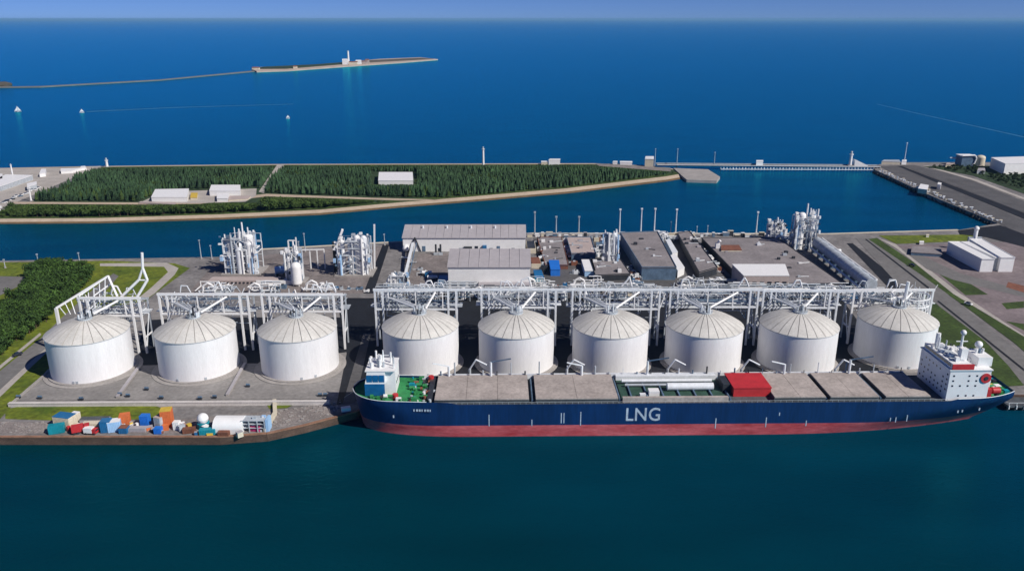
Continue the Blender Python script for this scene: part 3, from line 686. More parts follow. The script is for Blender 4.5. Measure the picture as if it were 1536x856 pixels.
for k in range(3): MB().box(xl + 2 + k * 5.5, xl + 5.6 + k * 5.5, Y - .2, Y + .1, GZ, GZ + 5).build('door', ['glass', 'steel_blue', 'glass'][k], w2)
for k in range(5): MB().box(xl + 24 + k * 5, xl + 26.6 + k * 5, Y - 6.2, Y - 5.9, GZ + .1, GZ + 3.2).build('door', 'pipe_grey', w2)
MB().box(xl - 7, xl - .1, Y + 2, Y + 13, GZ, GZ + 6).build('side_shed', 'blue_mid', w2)

# flat roofed halls of the process plant
block('flat_hall', 'low hall with pinkish flat roof right of the warehouses', 'building', [(857, 391), (893, 391), (886, 366), (850, 366)], 5, 'steel_blue', 'roof_pink', parapet=.5, units=4)
block('flat_hall', 'wide grey flat-roofed hall beside the white duct', 'building', [(962, 420), (1013, 420), (985, 364), (930, 366)], 8.5, 'steel_blue', 'flat_roof', parapet=.6, units=6)
block('flat_hall', 'grey flat-roofed hall between the pink roof and the wide hall', 'building', [(893, 422), (945, 420), (930, 398), (885, 398)], 4, 'steel_dark', 'flat_roof', parapet=.4, units=8)
block('flat_hall', 'grey roofed hall next to the bright blue shed', 'building', [(818, 404), (852, 404), (842, 362), (806, 362)], 3, 'rust', 'flat_roof', parapet=.3, units=8)
block('white_shed', 'small white-roofed shed beside the bright blue shed', 'shed', [(877, 415), (893, 415), (888, 398), (872, 398)], 4, 'light_blue', 'white')
block('blue_shed', 'small bright blue shed below the process halls', 'shed', [(826, 414), (840, 414), (838, 400), (823, 400)], 4.5, 'blue_bright', 'blue_bright')
block('blue_shed', 'small dark blue shed beside the shorter warehouse', 'shed', [(803, 424), (816, 424), (812, 412), (800, 412)], 3, 'teal', 'blue_mid')
block('yellow_frame_shed', 'small cream shed with dark opening right of the long warehouse', 'shed', [(791, 380), (804, 380), (802, 368), (789, 368)], 3.5, 'cream', 'steel_dark', over=-1.4)
block('yellow_frame_shed', 'small cream shed with rusty roof right of the shorter warehouse', 'shed', [(797, 402), (812, 402), (809, 392), (794, 392)], 3, 'cream', 'rust', over=-.8)
block('sloped_hall', 'long grey hall with rounded edge left of the big flat roof', 'building', [(1048, 420), (1075, 412), (1034, 357), (1016, 360)], 5, 'steel_dark', 'flat_roof', parapet=.5, units=10)
block('white_duct_hall', 'white duct building between the two grey halls', 'building', [(1016, 417), (1026, 412), (1012, 391), (1002, 395)], 5, 'white', 'white')
block('white_duct_hall', 'narrow white sloping shed beyond the white duct building', 'building', [(1008, 388), (1016, 386), (1004, 366), (998, 368)], 4, 'white', 'pipe_white')
bf = block('big_flat_hall', 'very large grey flat-roofed hall left of the silver pipeline', 'building', [(1118, 436), (1262, 436), (1165, 366), (1052, 366)], 4.5, 'steel_dark', 'flat_roof', parapet=.4, units=16)
block('white_top_hall', 'grey hall with bright white roof in front of the big flat roof', 'building', [(1113, 443), (1180, 443), (1174, 425), (1096, 425)], 13, 'roof_pink', 'white', windows=6)
block('roof_hut', 'low rusty skylight hut on the big flat roof', 'hut', [(1082, 377), (1112, 377), (1108, 370), (1082, 370)], .9, 'cream', 'rust', z0=GZ + 4.95)
mk = thing('roof_ventilator', 'white ventilator standing on the big flat roof', 'ventilator', tuple(P(1076, 372, 8.5)))
v = P(1076, 372, 8.5); MB().box(v.x - 1.5, v.x + 1.5, v.y - 1.5, v.y + 1.5, 8.5, 12).build('housing', 'white', mk); MB().tube((v.x, v.y, 12), (v.x + 1.5, v.y - 1, 14.5), 1.0, 8).build('hood', 'white', mk, True)

# process towers
def process_tower(label, pxc, pyb, wpx, ytop, seed, lean=0, white='white', stack=True, n_ves=3):
    rr = random.Random(seed); b = P(pxc, pyb, GZ); Y = b.y; zt = zat(Y, ytop); w = (P(pxc + wpx, pyb, GZ).x - b.x) * .5; d = w * .8; h = zt - GZ
    t = thing('process_tower', label, 'process tower', (b.x, Y, GZ), 0, 'white process towers')
    x0, x1, y0, y1 = b.x - w, b.x + w, Y, Y + 2 * d; hb = h * (.72 if stack else .9)
    MB().box(x0 - 3, x1 + 3, y0 - 2, y1 + 2, GZ - .2, GZ + 1.0).build('plinth', 'pad', t)
    for xx in (x0, b.x, x1):
        for yy in (y0, y1): MB().bar((xx, yy, GZ + 1), (xx, yy, GZ + hb), .55).build('column', 'pipe_white', t)
    lv = max(4, int(hb / 4.5))
    for k in range(1, lv + 1):
        z = GZ + hb * k / lv; xa = x0 + w * rr.uniform(-.1, .9); xc = xa + w * rr.uniform(.5, 1.1); MB().box(xa, xc, y0 - rr.uniform(.2, 1.2), y0 + d * rr.uniform(.5, 1.6), z - .1, z + .1).build('platform', 'pipe_grey', t)
        rl = MB()
        rl.bar((xa, y0 - .5, z + 1.1), (xc, y0 - .5, z + 1.1), .12); rl.bar((x0, y1, z), (x1, y1, z), .25); rl.bar((x0, y0, z), (x1, y0, z), .22)
        rl.build('railing', 'white', t)
        MB().bar((x0, y0 - .1, z - hb / lv), (b.x, y0 - .1, z), .3).build('brace', 'white', t)
        MB().bar((x1, y0 - .1, z - hb / lv), (b.x, y0 - .1, z), .3).build('brace', 'white', t)
    for k in range(n_ves):
        x = x0 + (x1 - x0) * (k + .5) / n_ves + rr.uniform(-.4, .4); r = w / n_ves * rr.uniform(.55, .85); y = y0 + d * rr.uniform(.1, .6); z2 = GZ + hb * rr.uniform(.75, 1.12)
        MB().cyl(x, y, GZ + 1, z2, r, 16).dome(x, y, z2, r, r * .8, 16, 4).build('vessel', white if k % 2 == 0 else 'pipe_white', t, True)
    MB().cyl(b.x + w * .6, y0 + d * .4, GZ + 1, GZ + hb * 1.05, w * .3, 18).dome(b.x + w * .6, y0 + d * .4, GZ + hb * 1.05, w * .3, w * .15, 18, 4).build('vessel', 'white', t, True)
    for k in range(14):   # ragged outriggers, ladders and vents round the frame
        x, z = rr.choice([x0 - rr.uniform(.5, 2.5), x0 + rr.uniform(0, 2 * w), x1 + rr.uniform(.2, 1.2)]), GZ + hb * rr.uniform(.2, 1.02); y = y0 - rr.uniform(.2, 1.6); s = rr.uniform(.3, .9)
        MB().box(x - s, x + s, y - s, y + s, z, z + rr.uniform(.6, 3.2)).build('outrigger', rr.choice(['white', 'white', 'pipe_white', 'light_blue', 'steel_dark']), t)
    for k in range(6):
        x = rr.uniform(x0, x1); MB().cyl(x, y0 + rr.uniform(0, d), GZ + hb * .95, GZ + hb * rr.uniform(1.05, 1.28), rr.uniform(.2, .6), 7).build('vent', 'white', t, True)
    if stack:
        MB().cyl(b.x + w * .1, Y + d, GZ + hb * .9, zt, .75, 10, .55).build('stack', 'white', t, True)
        MB().cyl(b.x + w * .45, Y + d, GZ + hb * .9, GZ + h * .9, .5, 8).build('stack', 'white', t, True)
    for k in range(34):
        x, y = rr.uniform(x0 - 1, x1 + .6), rr.uniform(y0 - 1.5, y1); MB().cyl(x, y, GZ + 1, GZ + hb * rr.uniform(.35, 1.2), rr.uniform(.15, .75), 7).build('riser', rr.choice(['white', 'white', 'pipe_white', 'pipe_grey', 'light_blue', 'steel_blue']), t, True)
    for k in range(24):
        pipe_run(t, (rr.uniform(x0 - 1.5, x1 + 1), rr.uniform(y0 - 1.6, y1), rr.uniform(GZ + 1, GZ + hb)), (rr.uniform(x0 - 1.5, x1 + 1), rr.uniform(y0 - 1.6, y1), rr.uniform(GZ + 1, GZ + hb * 1.1)), rr.uniform(.16, .42), rr.choice(['white', 'pipe_white', 'pipe_white', 'pipe_grey', 'steel_blue']), rr)
    for k in range(30):
        x, y, z = rr.uniform(x0 - 2.2, x1 + .5), rr.uniform(y0 - 1, y1), GZ + 1 + hb * rr.choice([0, .25, .5, .75, 1]); s = rr.uniform(.5, 1.3)
        MB().box(x - s, x + s, y - s, y + s, z, z + s * 1.6).build('equipment', rr.choice(['white', 'pipe_grey', 'pipe_white', 'steel_blue']), t)
    return t
process_tower('tallest white process tower with thin stack, far left of the plant', 362, 412, 46, 338, 1, n_ves=3)
process_tower('slim white process tower with rounded vessel, second from left', 441, 424, 22, 364, 2, n_ves=2)
process_tower('broad white process tower with slanted panel beside the dark channel', 531, 414, 44, 357, 3, stack=False, n_ves=4)
process_tower('white process tower at the head of the silver pipeline', 1207, 376, 30, 308, 4, n_ves=2)
process_tower('low white process unit left of the shorter warehouse', 598, 437, 24, 412, 5, stack=False, n_ves=2)
process_tower('low blue and white process unit on the far quay by the pipeline', 1165, 362, 20, 328, 6, n_ves=2)
process_tower('dark process unit standing between the two grey halls', 915, 400, 20, 352, 8, white='steel_blue', stack=False, n_ves=2)
# slanted panels, bullet tank and frames round the towers
sp = thing('flue_duct', 'slanting white flue panel on the broad process tower', 'flue', tuple(P(508, 408, GZ))); b = P(508, 408, GZ)
MB().bar((b.x - 2, b.y + 2, 19), (b.x + 4, b.y + 3, 33), 4.5, 1.4).build('panel', 'white', sp)
MB().bar((b.x - 2, b.y + 2, GZ), (b.x - 2, b.y + 2, 19), 2.5).build('support', 'steel_dark', sp)
MB().bar((b.x + 24, b.y + 6, GZ), (b.x + 25.5, b.y + 6, 36), 1.0).build('support', 'white', sp)
bt = thing('bullet_tank', 'upright white bullet tank in front of the slim process tower', 'tank', tuple(P(446, 428, GZ))); b = P(446, 428, GZ)
MB().cyl(b.x, b.y, GZ + 2, GZ + 13, 3.4, 20).dome(b.x, b.y, GZ + 13, 3.4, 3, 20).dome(b.x, b.y, GZ + 2, 3.4, -1.8, 20).build('vessel', 'white', bt, True)
for k in range(4): MB().cyl(b.x + 2.6 * math.cos(k * 1.57 + .7), b.y + 2.6 * math.sin(k * 1.57 + .7), GZ, GZ + 3, .3, 6).build('leg', 'white', bt)
af = thing('access_frame', 'tall open white frame behind the bullet tank', 'frame', tuple(P(436, 404, GZ))); b = P(436, 404, GZ)
for dx in (0, 5.5):
    MB().bar((b.x + dx, b.y, GZ), (b.x + dx, b.y, GZ + 21 + dx * .4), .8).build('post', 'white', af)
for z in (9, 14, 21): MB().bar((b.x, b.y, GZ + z), (b.x + 5.5, b.y, GZ + z), .7).build('beam', 'white', af)
MB().bar((b.x, b.y, GZ + 14), (b.x + 24, b.y + 2, GZ + 14), .7).build('beam', 'white', af)
for dx in (14, 19, 24): MB().bar((b.x + dx, b.y + 1.5, GZ), (b.x + dx, b.y + 1.5, GZ + 14), .7).build('post', 'white', af)
bl = thing('blue_drum', 'horizontal blue drum beside the bullet tank', 'tank', tuple(P(413, 414, GZ))); b = P(413, 414, GZ)
MB().tube((b.x, b.y, GZ + 4), (b.x + 8, b.y + 3, GZ + 4), 2.6, 18).build('drum', 'light_blue', bl, True)
for dx in (1.5, 6.5): MB().box(b.x + dx - .4, b.x + dx + .4, b.y - 1, b.y + 3, GZ, GZ + 2.4).build('saddle', 'steel_dark', bl)
pl = thing('process_platform', 'low concrete platform in front of the tallest process tower', 'platform', tuple(P(365, 424, GZ))); b = P(365, 424, GZ)
MB().box(b.x - 22, b.x + 24, b.y - 3, b.y + 5, GZ - .2, GZ + 2.6).build('slab', 'roof_pink', pl)
for k in range(16): MB().box(b.x - 20 + k * 2.6, b.x - 18.7 + k * 2.6, b.y - 3.3, b.y - 2.9, GZ + .6, GZ + 1.6).build('opening', 'steel_dark', pl)
MB().box(b.x + 10, b.x + 34, b.y - 4.6, b.y - 3.4, GZ, GZ + 2.9).build('walkway', 'white', pl)
NEST = ['tangled white pipes left of the low concrete platform', 'tangled white pipes right below the low concrete platform', 'tangled white pipes below the broad process tower', 'tangled pipes between the pink roof and the wide grey hall', 'tangled pipes beyond the white duct building near the far quay', 'tangled pipes at the foot of the rounded grey hall', 'tangled pipes below the small white-roofed shed', 'tangled pipes on the far quay beside the pipeline tower', 'tangled pipes between the shorter warehouse and the blue shed', 'tangled pipes at the left foot of the white-roofed hall', 'tangled pipes left of the shorter warehouse doors', 'tangled pipes below the annex of the shorter warehouse', 'tangled pipes below the wide grey hall', 'tangled pipes below the white duct building', 'tangled pipes right of the white-roofed hall', 'tangled pipes at the lower end of the large pipeline']
for i, (px, py) in enumerate([(325, 440), (395, 440), (480, 436), (908, 384), (1003, 362), (1042, 430), (880, 432), (1178, 366), (806, 432), (1088, 432), (640, 444), (730, 446), (960, 440), (1035, 442), (1215, 446), (1255, 442)]):
    c = P(px, py, GZ); t = thing('pipe_nest', NEST[i], 'pipework', (c.x, c.y, GZ), 0, 'tangled pipework on the process yard')
    rr = random.Random(50 + i)
    for k in range(16): pipe_run(t, (c.x + rr.uniform(-12, 10), c.y + rr.uniform(-4, 6), GZ + rr.uniform(.4, 5)), (c.x + rr.uniform(-10, 12), c.y + rr.uniform(-4, 6), GZ + rr.uniform(.4, 7)), rr.uniform(.2, .42), rr.choice(['white', 'pipe_white', 'pipe_grey']), rr)
    for k in range(5):
        x, y = c.x + rr.uniform(-10, 10), c.y + rr.uniform(-3, 5); MB().cyl(x, y, GZ, GZ + rr.uniform(1.5, 4), rr.uniform(.7, 1.6), 12).build('drum', rr.choice(['white', 'pipe_grey', 'steel_blue']), t, True)
    MB().path([(c.x - 9, c.y, GZ), (c.x - 8, c.y, GZ + 5), (c.x - 5, c.y, GZ + 7), (c.x - 2, c.y, GZ + 5.4), (c.x - 1, c.y, GZ)], .7, 8).build('arch_pipe', 'white', t, True)

# the silver pipeline on the right
a = P(1224, 380, GZ); b = P(1304, 446, GZ)
dp = thing('large_pipeline', 'large silver pipeline descending from the tower beside the big flat roof', 'pipeline', (a.x, a.y, GZ))
MB().tube((a.x, a.y, GZ + 8.5), (b.x, b.y, GZ + 8.5), 3.9, 24).build('duct', 'pipe_grey', dp, True)
MB().tube((a.x + 4, a.y + 2, GZ + 11), (b.x + 4, b.y + 2, GZ + 11), .8, 8).build('pipe', 'white', dp, True)
MB().tube((a.x - 5, a.y - 1, GZ + 5), (b.x - 5, b.y - 1, GZ + 5), .7, 8).build('pipe', 'pipe_white', dp, True)
for k in range(9):
    p = Vector(a).lerp(b, k / 8); MB().box(p.x - 3.4, p.x + 3.4, p.y - .7, p.y + .7, GZ - .1, GZ + 5.6).build('support', 'steel_blue', dp)
    if 0 < k < 8: MB().tube((p.x, p.y - .3, GZ + 8.5), (p.x + .2, p.y + .3, GZ + 8.5), 4.15, 24).build('flange', 'pipe_white', dp, True)
rr = random.Random(9)
for k in range(26):
    p = Vector(a).lerp(b, k / 26 + .02); s = rr.uniform(.5, 1.4); x = p.x + rr.uniform(6, 11)
    if k % 2: MB().box(x - s, x + s, p.y - s, p.y + s, GZ, GZ + s * 2.4).build('valve_box', rr.choice(['white', 'pipe_white', 'pipe_grey']), dp)
    else: pipe_run(dp, (p.x + 4, p.y, GZ + 4), (x + 2, p.y + rr.uniform(-3, 3), GZ + rr.uniform(0, 3)), .3, 'pipe_white', rr)
pp = thing('flue_stack', 'tall paired white posts left of the pipeline tower', 'stack', tuple(P(1189, 372, GZ))); q = P(1189, 372, GZ)
MB().bar((q.x, q.y, GZ), (q.x, q.y, zat(q.y, 318)), 1.7).build('post', 'white', pp)
MB().bar((q.x, q.y, zat(q.y, 319)), (q.x + 9, q.y + 3, zat(q.y, 325)), 1.2).build('beam', 'white', pp)
MB().box(q.x + 1.5, q.x + 9, q.y + 1, q.y + 3, GZ, zat(q.y, 330)).build('panel', 'steel_blue', pp)

# row of process modules behind the tanks
MODL = ['below the low process unit', 'below the shorter warehouse doors', 'below the warehouse annex', 'left of the bright blue shed', 'below the bright blue shed', 'below the small white-roofed shed', 'below the third grey hall',
        'left below the wide grey hall', 'right below the wide grey hall', 'below the white duct building', 'below the rounded hall', 'left of the white-roofed hall', 'in front of the white-roofed hall', 'right of the white-roofed hall', 'below the large pipeline']
for i in range(15):
    px = 590 + i * 48.5; c = P(px, 452, GZ); w = 7.5; rr = random.Random(300 + i); zt = GZ + rr.uniform(5, 9.5); D = 12
    t = thing('process_module', 'steel framed process module ' + MODL[i], 'process module', (c.x, c.y, GZ), 0, 'process modules behind the gantries')
    x0, x1, y0, y1 = c.x - w, c.x + w, c.y, c.y + D
    for xx in (x0, c.x, x1):
        for yy in (y0, y1): MB().bar((xx, yy, GZ), (xx, yy, zt), .4).build('column', 'pipe_grey', t)
    for z in (GZ + 3, zt):
        for yy in (y0, y1): MB().bar((x0, yy, z), (x1, yy, z), .5).build('beam', 'pipe_white' if z == zt else 'steel_blue', t)
    for k in range(4):
        yy = y0 + 1.5 + k * 2.6; MB().tube((x0 - 4, yy, zt + .4 * (k % 2)), (x1 + 4, yy, zt + .4 * (k % 2)), rr.uniform(.2, .4), 6).build('pipe', rr.choice(['pipe_white', 'pipe_grey', 'steel_blue', 'pipe_grey']), t, True)
    for k in range(12): pipe_run(t, (rr.uniform(x0, x1), rr.uniform(y0 - 1, y1), GZ + rr.uniform(.5, 8)), (rr.uniform(x0, x1), rr.uniform(y0 - 1, y1), GZ + rr.uniform(.5, 9)), rr.uniform(.15, .32), rr.choice(['pipe_white', 'pipe_grey', 'pipe_grey', 'steel_blue', 'steel_dark']), rr)
    for k in range(6):
        x, y = rr.uniform(x0, x1), rr.uniform(y0 + .5, y1 - 1); s = rr.uniform(.6, 1.7)
        if k % 2: MB().box(x - s, x + s, y - s, y + s, GZ, GZ + s * 2.2).build('equipment', rr.choice(['white', 'pipe_grey', 'steel_blue', 'steel_dark', 'cream']), t)
        else: MB().cyl(x, y, GZ, GZ + s * 4, s, 12).dome(x, y, GZ + s * 4, s, s * .6, 12, 3).build('vessel', rr.choice(['white', 'pipe_white', 'pipe_grey']), t, True)
# loader in front of the long warehouse
ld = thing('unloading_conveyor', 'slanting grey conveyor left of the shorter warehouse', 'conveyor', tuple(P(612, 418, GZ))); a = P(606, 425, GZ); b = P(620, 380, GZ)
MB().bar((a.x, a.y, GZ + 2), (b.x, b.y, GZ + 8), 1.8, 1.2).build('belt', 'pipe_white', ld)
MB().bar((a.x + 2.6, a.y, GZ + 2), (b.x + 2.6, b.y, GZ + 8), .5, 1.0).build('rail', 'steel_blue', ld)
for k in range(5):
    p = Vector(a).lerp(b, k / 4); MB().bar((p.x, p.y, GZ), (p.x + .3, p.y, GZ + 2 + 6 * k / 4), .6).build('leg', 'pipe_grey', ld)
MB().ball((b.x - 6, b.y + 4, GZ + 3), 2.6, 14).build('hopper', 'white', ld, True)
MB().path([(b.x - 4, b.y + 4, GZ), (b.x + 1, b.y + 5, GZ + 11), (b.x + 5, b.y + 5, GZ)], .5, 6).build('frame', 'steel_dark', ld)
for i, (px, py) in enumerate([(654, 382), (661, 382)]):
    c = P(px, py, GZ); t = thing('filter_column', ['dark filter column by the long warehouse wall, left of the pair', 'dark filter column by the long warehouse wall, right of the pair'][i], 'column', (c.x, c.y, GZ), 0, 'filter columns')
    MB().cyl(c.x, c.y, GZ, GZ + 8, .7, 8).build('column', 'steel_dark', t, True); MB().box(c.x - 1.6, c.x + 1.6, c.y - 1.6, c.y - .5, GZ, GZ + 2).build('base', 'pipe_grey', t)

# floodlight masts along the far quay
def mast(label, px, yb, yt, name='floodlight_mast', m='pipe_grey', r=.45, z0=GZ, cat='mast', group='floodlight masts along the far quay'):
    b = P(px, yb, z0); zt = zat(b.y, yt); t = thing(name, label, cat, (b.x, b.y, z0), 0, group)
    MB().cyl(b.x, b.y, z0 - .2, zt, r, 8, r * .55).build('pole', m, t, True)
    MB().box(b.x - r * 1.3, b.x + r * 1.3, b.y - r * 1.2, b.y + r, zt - .1, zt + r * 1.6).build('lamp_head', m, t)
    MB().cyl(b.x, b.y, z0 - .1, z0 + .9, r * 2, 8).build('base', 'pad', t)
for i, (px, yb, yt) in enumerate([(802, 353, 319), (834, 354, 326), (868, 354, 326), (929, 350, 315), (961, 350, 314), (981, 350, 314), (1006, 350, 333), (1013, 351, 315), (1045, 350, 340), (1061, 350, 339), (1134, 350, 319)]):
    mast('grey floodlight mast on the far quay, %s to the right of the long warehouse' % ORDS[i], px, yb, yt, r=.62 if yb - yt > 25 else .35, m='pipe_white' if i in (3, 4, 5, 7, 10) else 'pipe_grey')
for i, (px, yb, yt) in enumerate([(8, 402, 390), (59, 402, 382), (121, 401, 380), (302, 388, 361), (318, 389, 369), (458, 378, 351), (449, 379, 363), (577, 368, 352)]):
    mast('thin light mast on the near channel bank, %s from the left edge' % ORDS[i], px, yb, yt, r=.4, group='light masts on the near channel bank')
# cabins along the far quay
rr = random.Random(21)
for i in range(44):
    px = 796 + i * 9.1 + rr.uniform(-2, 2); c = P(px, 354 + rr.uniform(-1, 2.5), GZ); s = rr.uniform(.9, 2.6)
    t = thing('equipment_cabin', 'small pale equipment cabin lined up along the far quay edge', 'cabin', (c.x, c.y, GZ), 0, 'equipment cabins along the far quay edge'); h = rr.uniform(1.2, 4.2)
    MB().box(c.x - s, c.x + s, c.y - 1, c.y + 1, GZ - .1, GZ + h).build('body', rr.choice(['white', 'cream', 'pipe_white', 'pipe_grey', 'steel_dark', 'steel_blue']), t)
    MB().box(c.x - s - .15, c.x + s + .15, c.y - 1.2, c.y + 1.2, GZ + h + .002, GZ + h + .25).build('roof', rr.choice(['white', 'roof_grey', 'cream']), t)
fr = thing('quay_railing', 'pale railing along the far quay edge', 'railing', tuple(P(1020, 352, GZ)))
a = P(802, 351.5, GZ); b = P(1185, 352, GZ)
for z in (.7, 1.3): MB().bar(a + Vector((0, 0, z)), b + Vector((0, 0, z)), .16).build('rail', 'pipe_white', fr)
for k in range(60):
    p = a.lerp(b, k / 59); MB().bar(p, p + Vector((0, 0, 1.3)), .18).build('post', 'pipe_white', fr)

# white twin blocks on the right
block('twin_block', 'long white block on the right yard, nearer the road', 'building', [(1469, 408), (1488, 408), (1437, 381), (1419, 381)], 9, 'white', 'white', parapet=.3)
block('twin_block', 'long white block on the right yard, farther from the road', 'building', [(1497, 408), (1518, 408), (1470, 379), (1451, 379)], 10, 'white', 'white', parapet=.3)
block('link_block', 'recessed grey link between the two white blocks', 'building', [(1488.6, 406), (1496.4, 406), (1450, 381), (1438, 381)], 9.3, 'pipe_grey', 'white')
st = thing('roof_stack', 'white ventilation stack behind the twin white blocks', 'stack', tuple(P(1462, 378, GZ))); q = P(1462, 378, GZ)
MB().cyl(q.x, q.y + 3, GZ, GZ + 17, 1.4, 12).build('stack', 'white', st, True); MB().ball((q.x, q.y + 3, GZ + 17.5), 1.9, 12).build('cowl', 'white', st, True); MB().box(q.x - 5, q.x + 5, q.y + 2.2, q.y + 3.8, GZ, GZ + 11).build('housing', 'pipe_grey', st)
block('low_shed', 'low dark shed with pale pointed roof left of the twin blocks', 'shed', [(1366, 383), (1412, 386), (1410, 376), (1368, 374)], 2.2, 'steel_blue', 'flat_roof')
block('site_cabin', 'tiny white cabin on the grass by the channel corner', 'cabin', [(1379, 367), (1385, 367), (1385, 365), (1379, 365)], 1.6, 'white', 'white')
block('site_cabin', 'tiny white cabin on the channel wall', 'cabin', [(1389, 356), (1393, 356), (1393, 354.6), (1389, 354.6)], 1.4, 'white', 'cream')
# loose equipment between the halls
rr = random.Random(63)
for i in range(170):
    (xa, ya), (xc, yc) = rr.choice([((846, 362), (866, 412)), ((895, 360), (925, 398)), ((940, 402), (958, 430)), ((1036, 358), (1080, 412)), ((805, 358), (820, 410)), ((600, 385), (664, 432)), ((800, 430), (1085, 441)), ((590, 442), (760, 445)), ((1195, 446), (1280, 446)), ((800, 436), (1085, 445)), ((1240, 372), (1300, 420)), ((405, 430), (560, 436))])
    u = rr.random(); c = P(xa + (xc - xa) * u + rr.uniform(-3, 3), ya + (yc - ya) * u + rr.uniform(-2, 2), GZ)
    t = thing('equipment_unit', 'small equipment unit standing between the halls of the process plant', 'equipment', (c.x, c.y, GZ), 0, 'loose equipment between the process halls'); s = rr.uniform(.8, 2.4); h = rr.uniform(1.2, 4.5)
    if i % 3: MB().box(c.x - s, c.x + s, c.y - s * .7, c.y + s * .7, GZ - .1, GZ + h).build('body', rr.choice(['white', 'pipe_white', 'pipe_grey', 'steel_dark', 'steel_blue', 'cream', 'rust', 'blue_mid']), t); MB().box(c.x - s * .5, c.x + s * .3, c.y - s * .4, c.y + s * .3, GZ + h, GZ + h + .6).build('hood', rr.choice(['white', 'pipe_grey', 'steel_dark']), t)
    else: MB().tube((c.x - s * 1.6, c.y, GZ + 1 + s * .6), (c.x + s * 1.6, c.y + rr.uniform(-1, 1), GZ + 1 + s * .6), s * .6, 12).build('drum', rr.choice(['white', 'pipe_white', 'pipe_grey', 'steel_blue']), t, True); MB().box(c.x - s, c.x + s, c.y - .5, c.y + .5, GZ - .1, GZ + 1.3).build('skid', 'steel_dark', t)
    pipe_run(t, (c.x, c.y, GZ + h * .6), (c.x + rr.uniform(-6, 6), c.y + rr.uniform(-3, 3), GZ + .4), .22, rr.choice(['pipe_white', 'pipe_grey']), rr)
# ================================================================== THE SHIP
SX0, SY0 = xat(1032, 319.5, 10) - 3.8, 320.0
ship = thing('cargo_ship', 'long blue cargo ship with red waterline moored along the tank quay', 'ship', (SX0, SY0, 0), R(0.9))
SL, SB = 143.5, 13.2
def hb(t, z):
    """half breadth at fraction t from bow to stern and height z"""
    k = max(0, min(1, z / 15)); eb = 0.062 + 0.12 * (1 - k); es = 0.07 + 0.30 * (1 - k) ** 1.2
    a = min(1, t / eb); c = min(1, (1 - t) / es)
    fb = max(0.0, 1 - (1 - a) ** 2.2) ** 0.5; fs = (1 - (1 - c) ** 2.2); lo = 0.62 * k
    return SB * fb * (lo + (1 - lo) * fs)
def xb(z): return -SL + 3.5 * (1 - max(0, min(1, z / 17))) ** 1.1
def xs(z): return SL - 13 * (1 - max(0, min(1, z / 14))) ** 1.3
def deckz(t): return 15 + 1.6 * max(0, 1 - t / .17) ** 1.3 + 1.2 * max(0, (t - .88) / .12) ** 1.5
def loft(z0f, z1f, nl, ns=72):
    b = MB(); vs = []; fs = []
    for side in (-1, 1):
        o = len(vs)
        for j in range(nl + 1):
            for i in range(ns + 1):
                t = i / ns; t = t * t * (3 - 2 * t) * .5 + t * .5
                z = z0f(t) + (z1f(t) - z0f(t)) * j / nl; vs.append((xb(z) + t * (xs(z) - xb(z)), side * hb(t, z), z))
        for j in range(nl):
            for i in range(ns):
                q = (o + j * (ns + 1) + i, o + j * (ns + 1) + i + 1, o + (j + 1) * (ns + 1) + i + 1, o + (j + 1) * (ns + 1) + i)
                fs.append(q if side < 0 else q[::-1])
        if side < 0: left = o
    n = ns + 1
    for j in range(nl):   # transom
        a = j * n + ns; bq = (nl + 1) * n + a; fs.append((a, bq, bq + n, a + n))
    return b.add(vs, fs)
BT = 5.3
loft(lambda t: -2.5, lambda t: BT, 4).build('boot_top', 'boot_red', ship, True)
loft(lambda t: BT, lambda t: deckz(t) + (1.1 if (t < .155 or t > .9) else .25), 7).build('hull', 'hull_blue', ship, True)
def deck(t0, t1, n, m, name, dz=0):
    vs = []; fs = []
    for i in range(n + 1):
        t = t0 + (t1 - t0) * i / n; z = deckz(t) + dz; x = xb(z) + t * (xs(z) - xb(z)); h = hb(t, z) - .05; vs += [(x, -h, z), (x, h, z)]
    for i in range(n): fs.append((2 * i, 2 * i + 2, 2 * i + 3, 2 * i + 1))
    return MB().add(vs, fs).build(name, m, ship)
deck(0.002, .115, 14, 'deck_green', 'forecastle_deck'); deck(.115, .9, 20, 'deck_grey', 'main_deck'); deck(.9, .999, 8, 'deck_green', 'poop_deck')
# pale bulwark cap at bow and stern
def cap(t0, t1, n, name):
    b = MB()
    for s in (-1, 1):
        pts = []
        for i in range(n + 1):
            t = t0 + (t1 - t0) * i / n; z = deckz(t) + 1.15; pts.append((xb(z) + t * (xs(z) - xb(z)), s * hb(t, z), z))
        b.path(pts, .16, 5)
    b.build(name, 'pipe_white', ship, True)
cap(0.0005, .115, 24, 'bulwark_cap'); cap(.905, .999, 10, 'bulwark_cap')
def lx(px, z=16, Y=306.5): return xat(px, Y, z) - SX0
HB = 11.9
def hatch(p0, p1, m='hatch', h=2.3):
    x0, x1 = lx(p0), lx(p1); t = MB().box(x0, x1, -HB, HB, 15.02, 15 + h - .5).build('hatch_coaming', 'deck_grey', ship)
    n = max(2, int((x1 - x0) / 13)); w = (x1 - x0) / n
    for k in range(n): MB().box(x0 + k * w + .06, x0 + (k + 1) * w - .06, -HB - .35, HB + .1, 15 + h - .48, 15 + h + rr.uniform(-.04, .04)).build('hatch_cover', m, ship)
for p0, p1 in ((651, 793), (803, 927), (1163, 1241), (1248, 1322), (1332, 1400)): hatch(p0, p1)
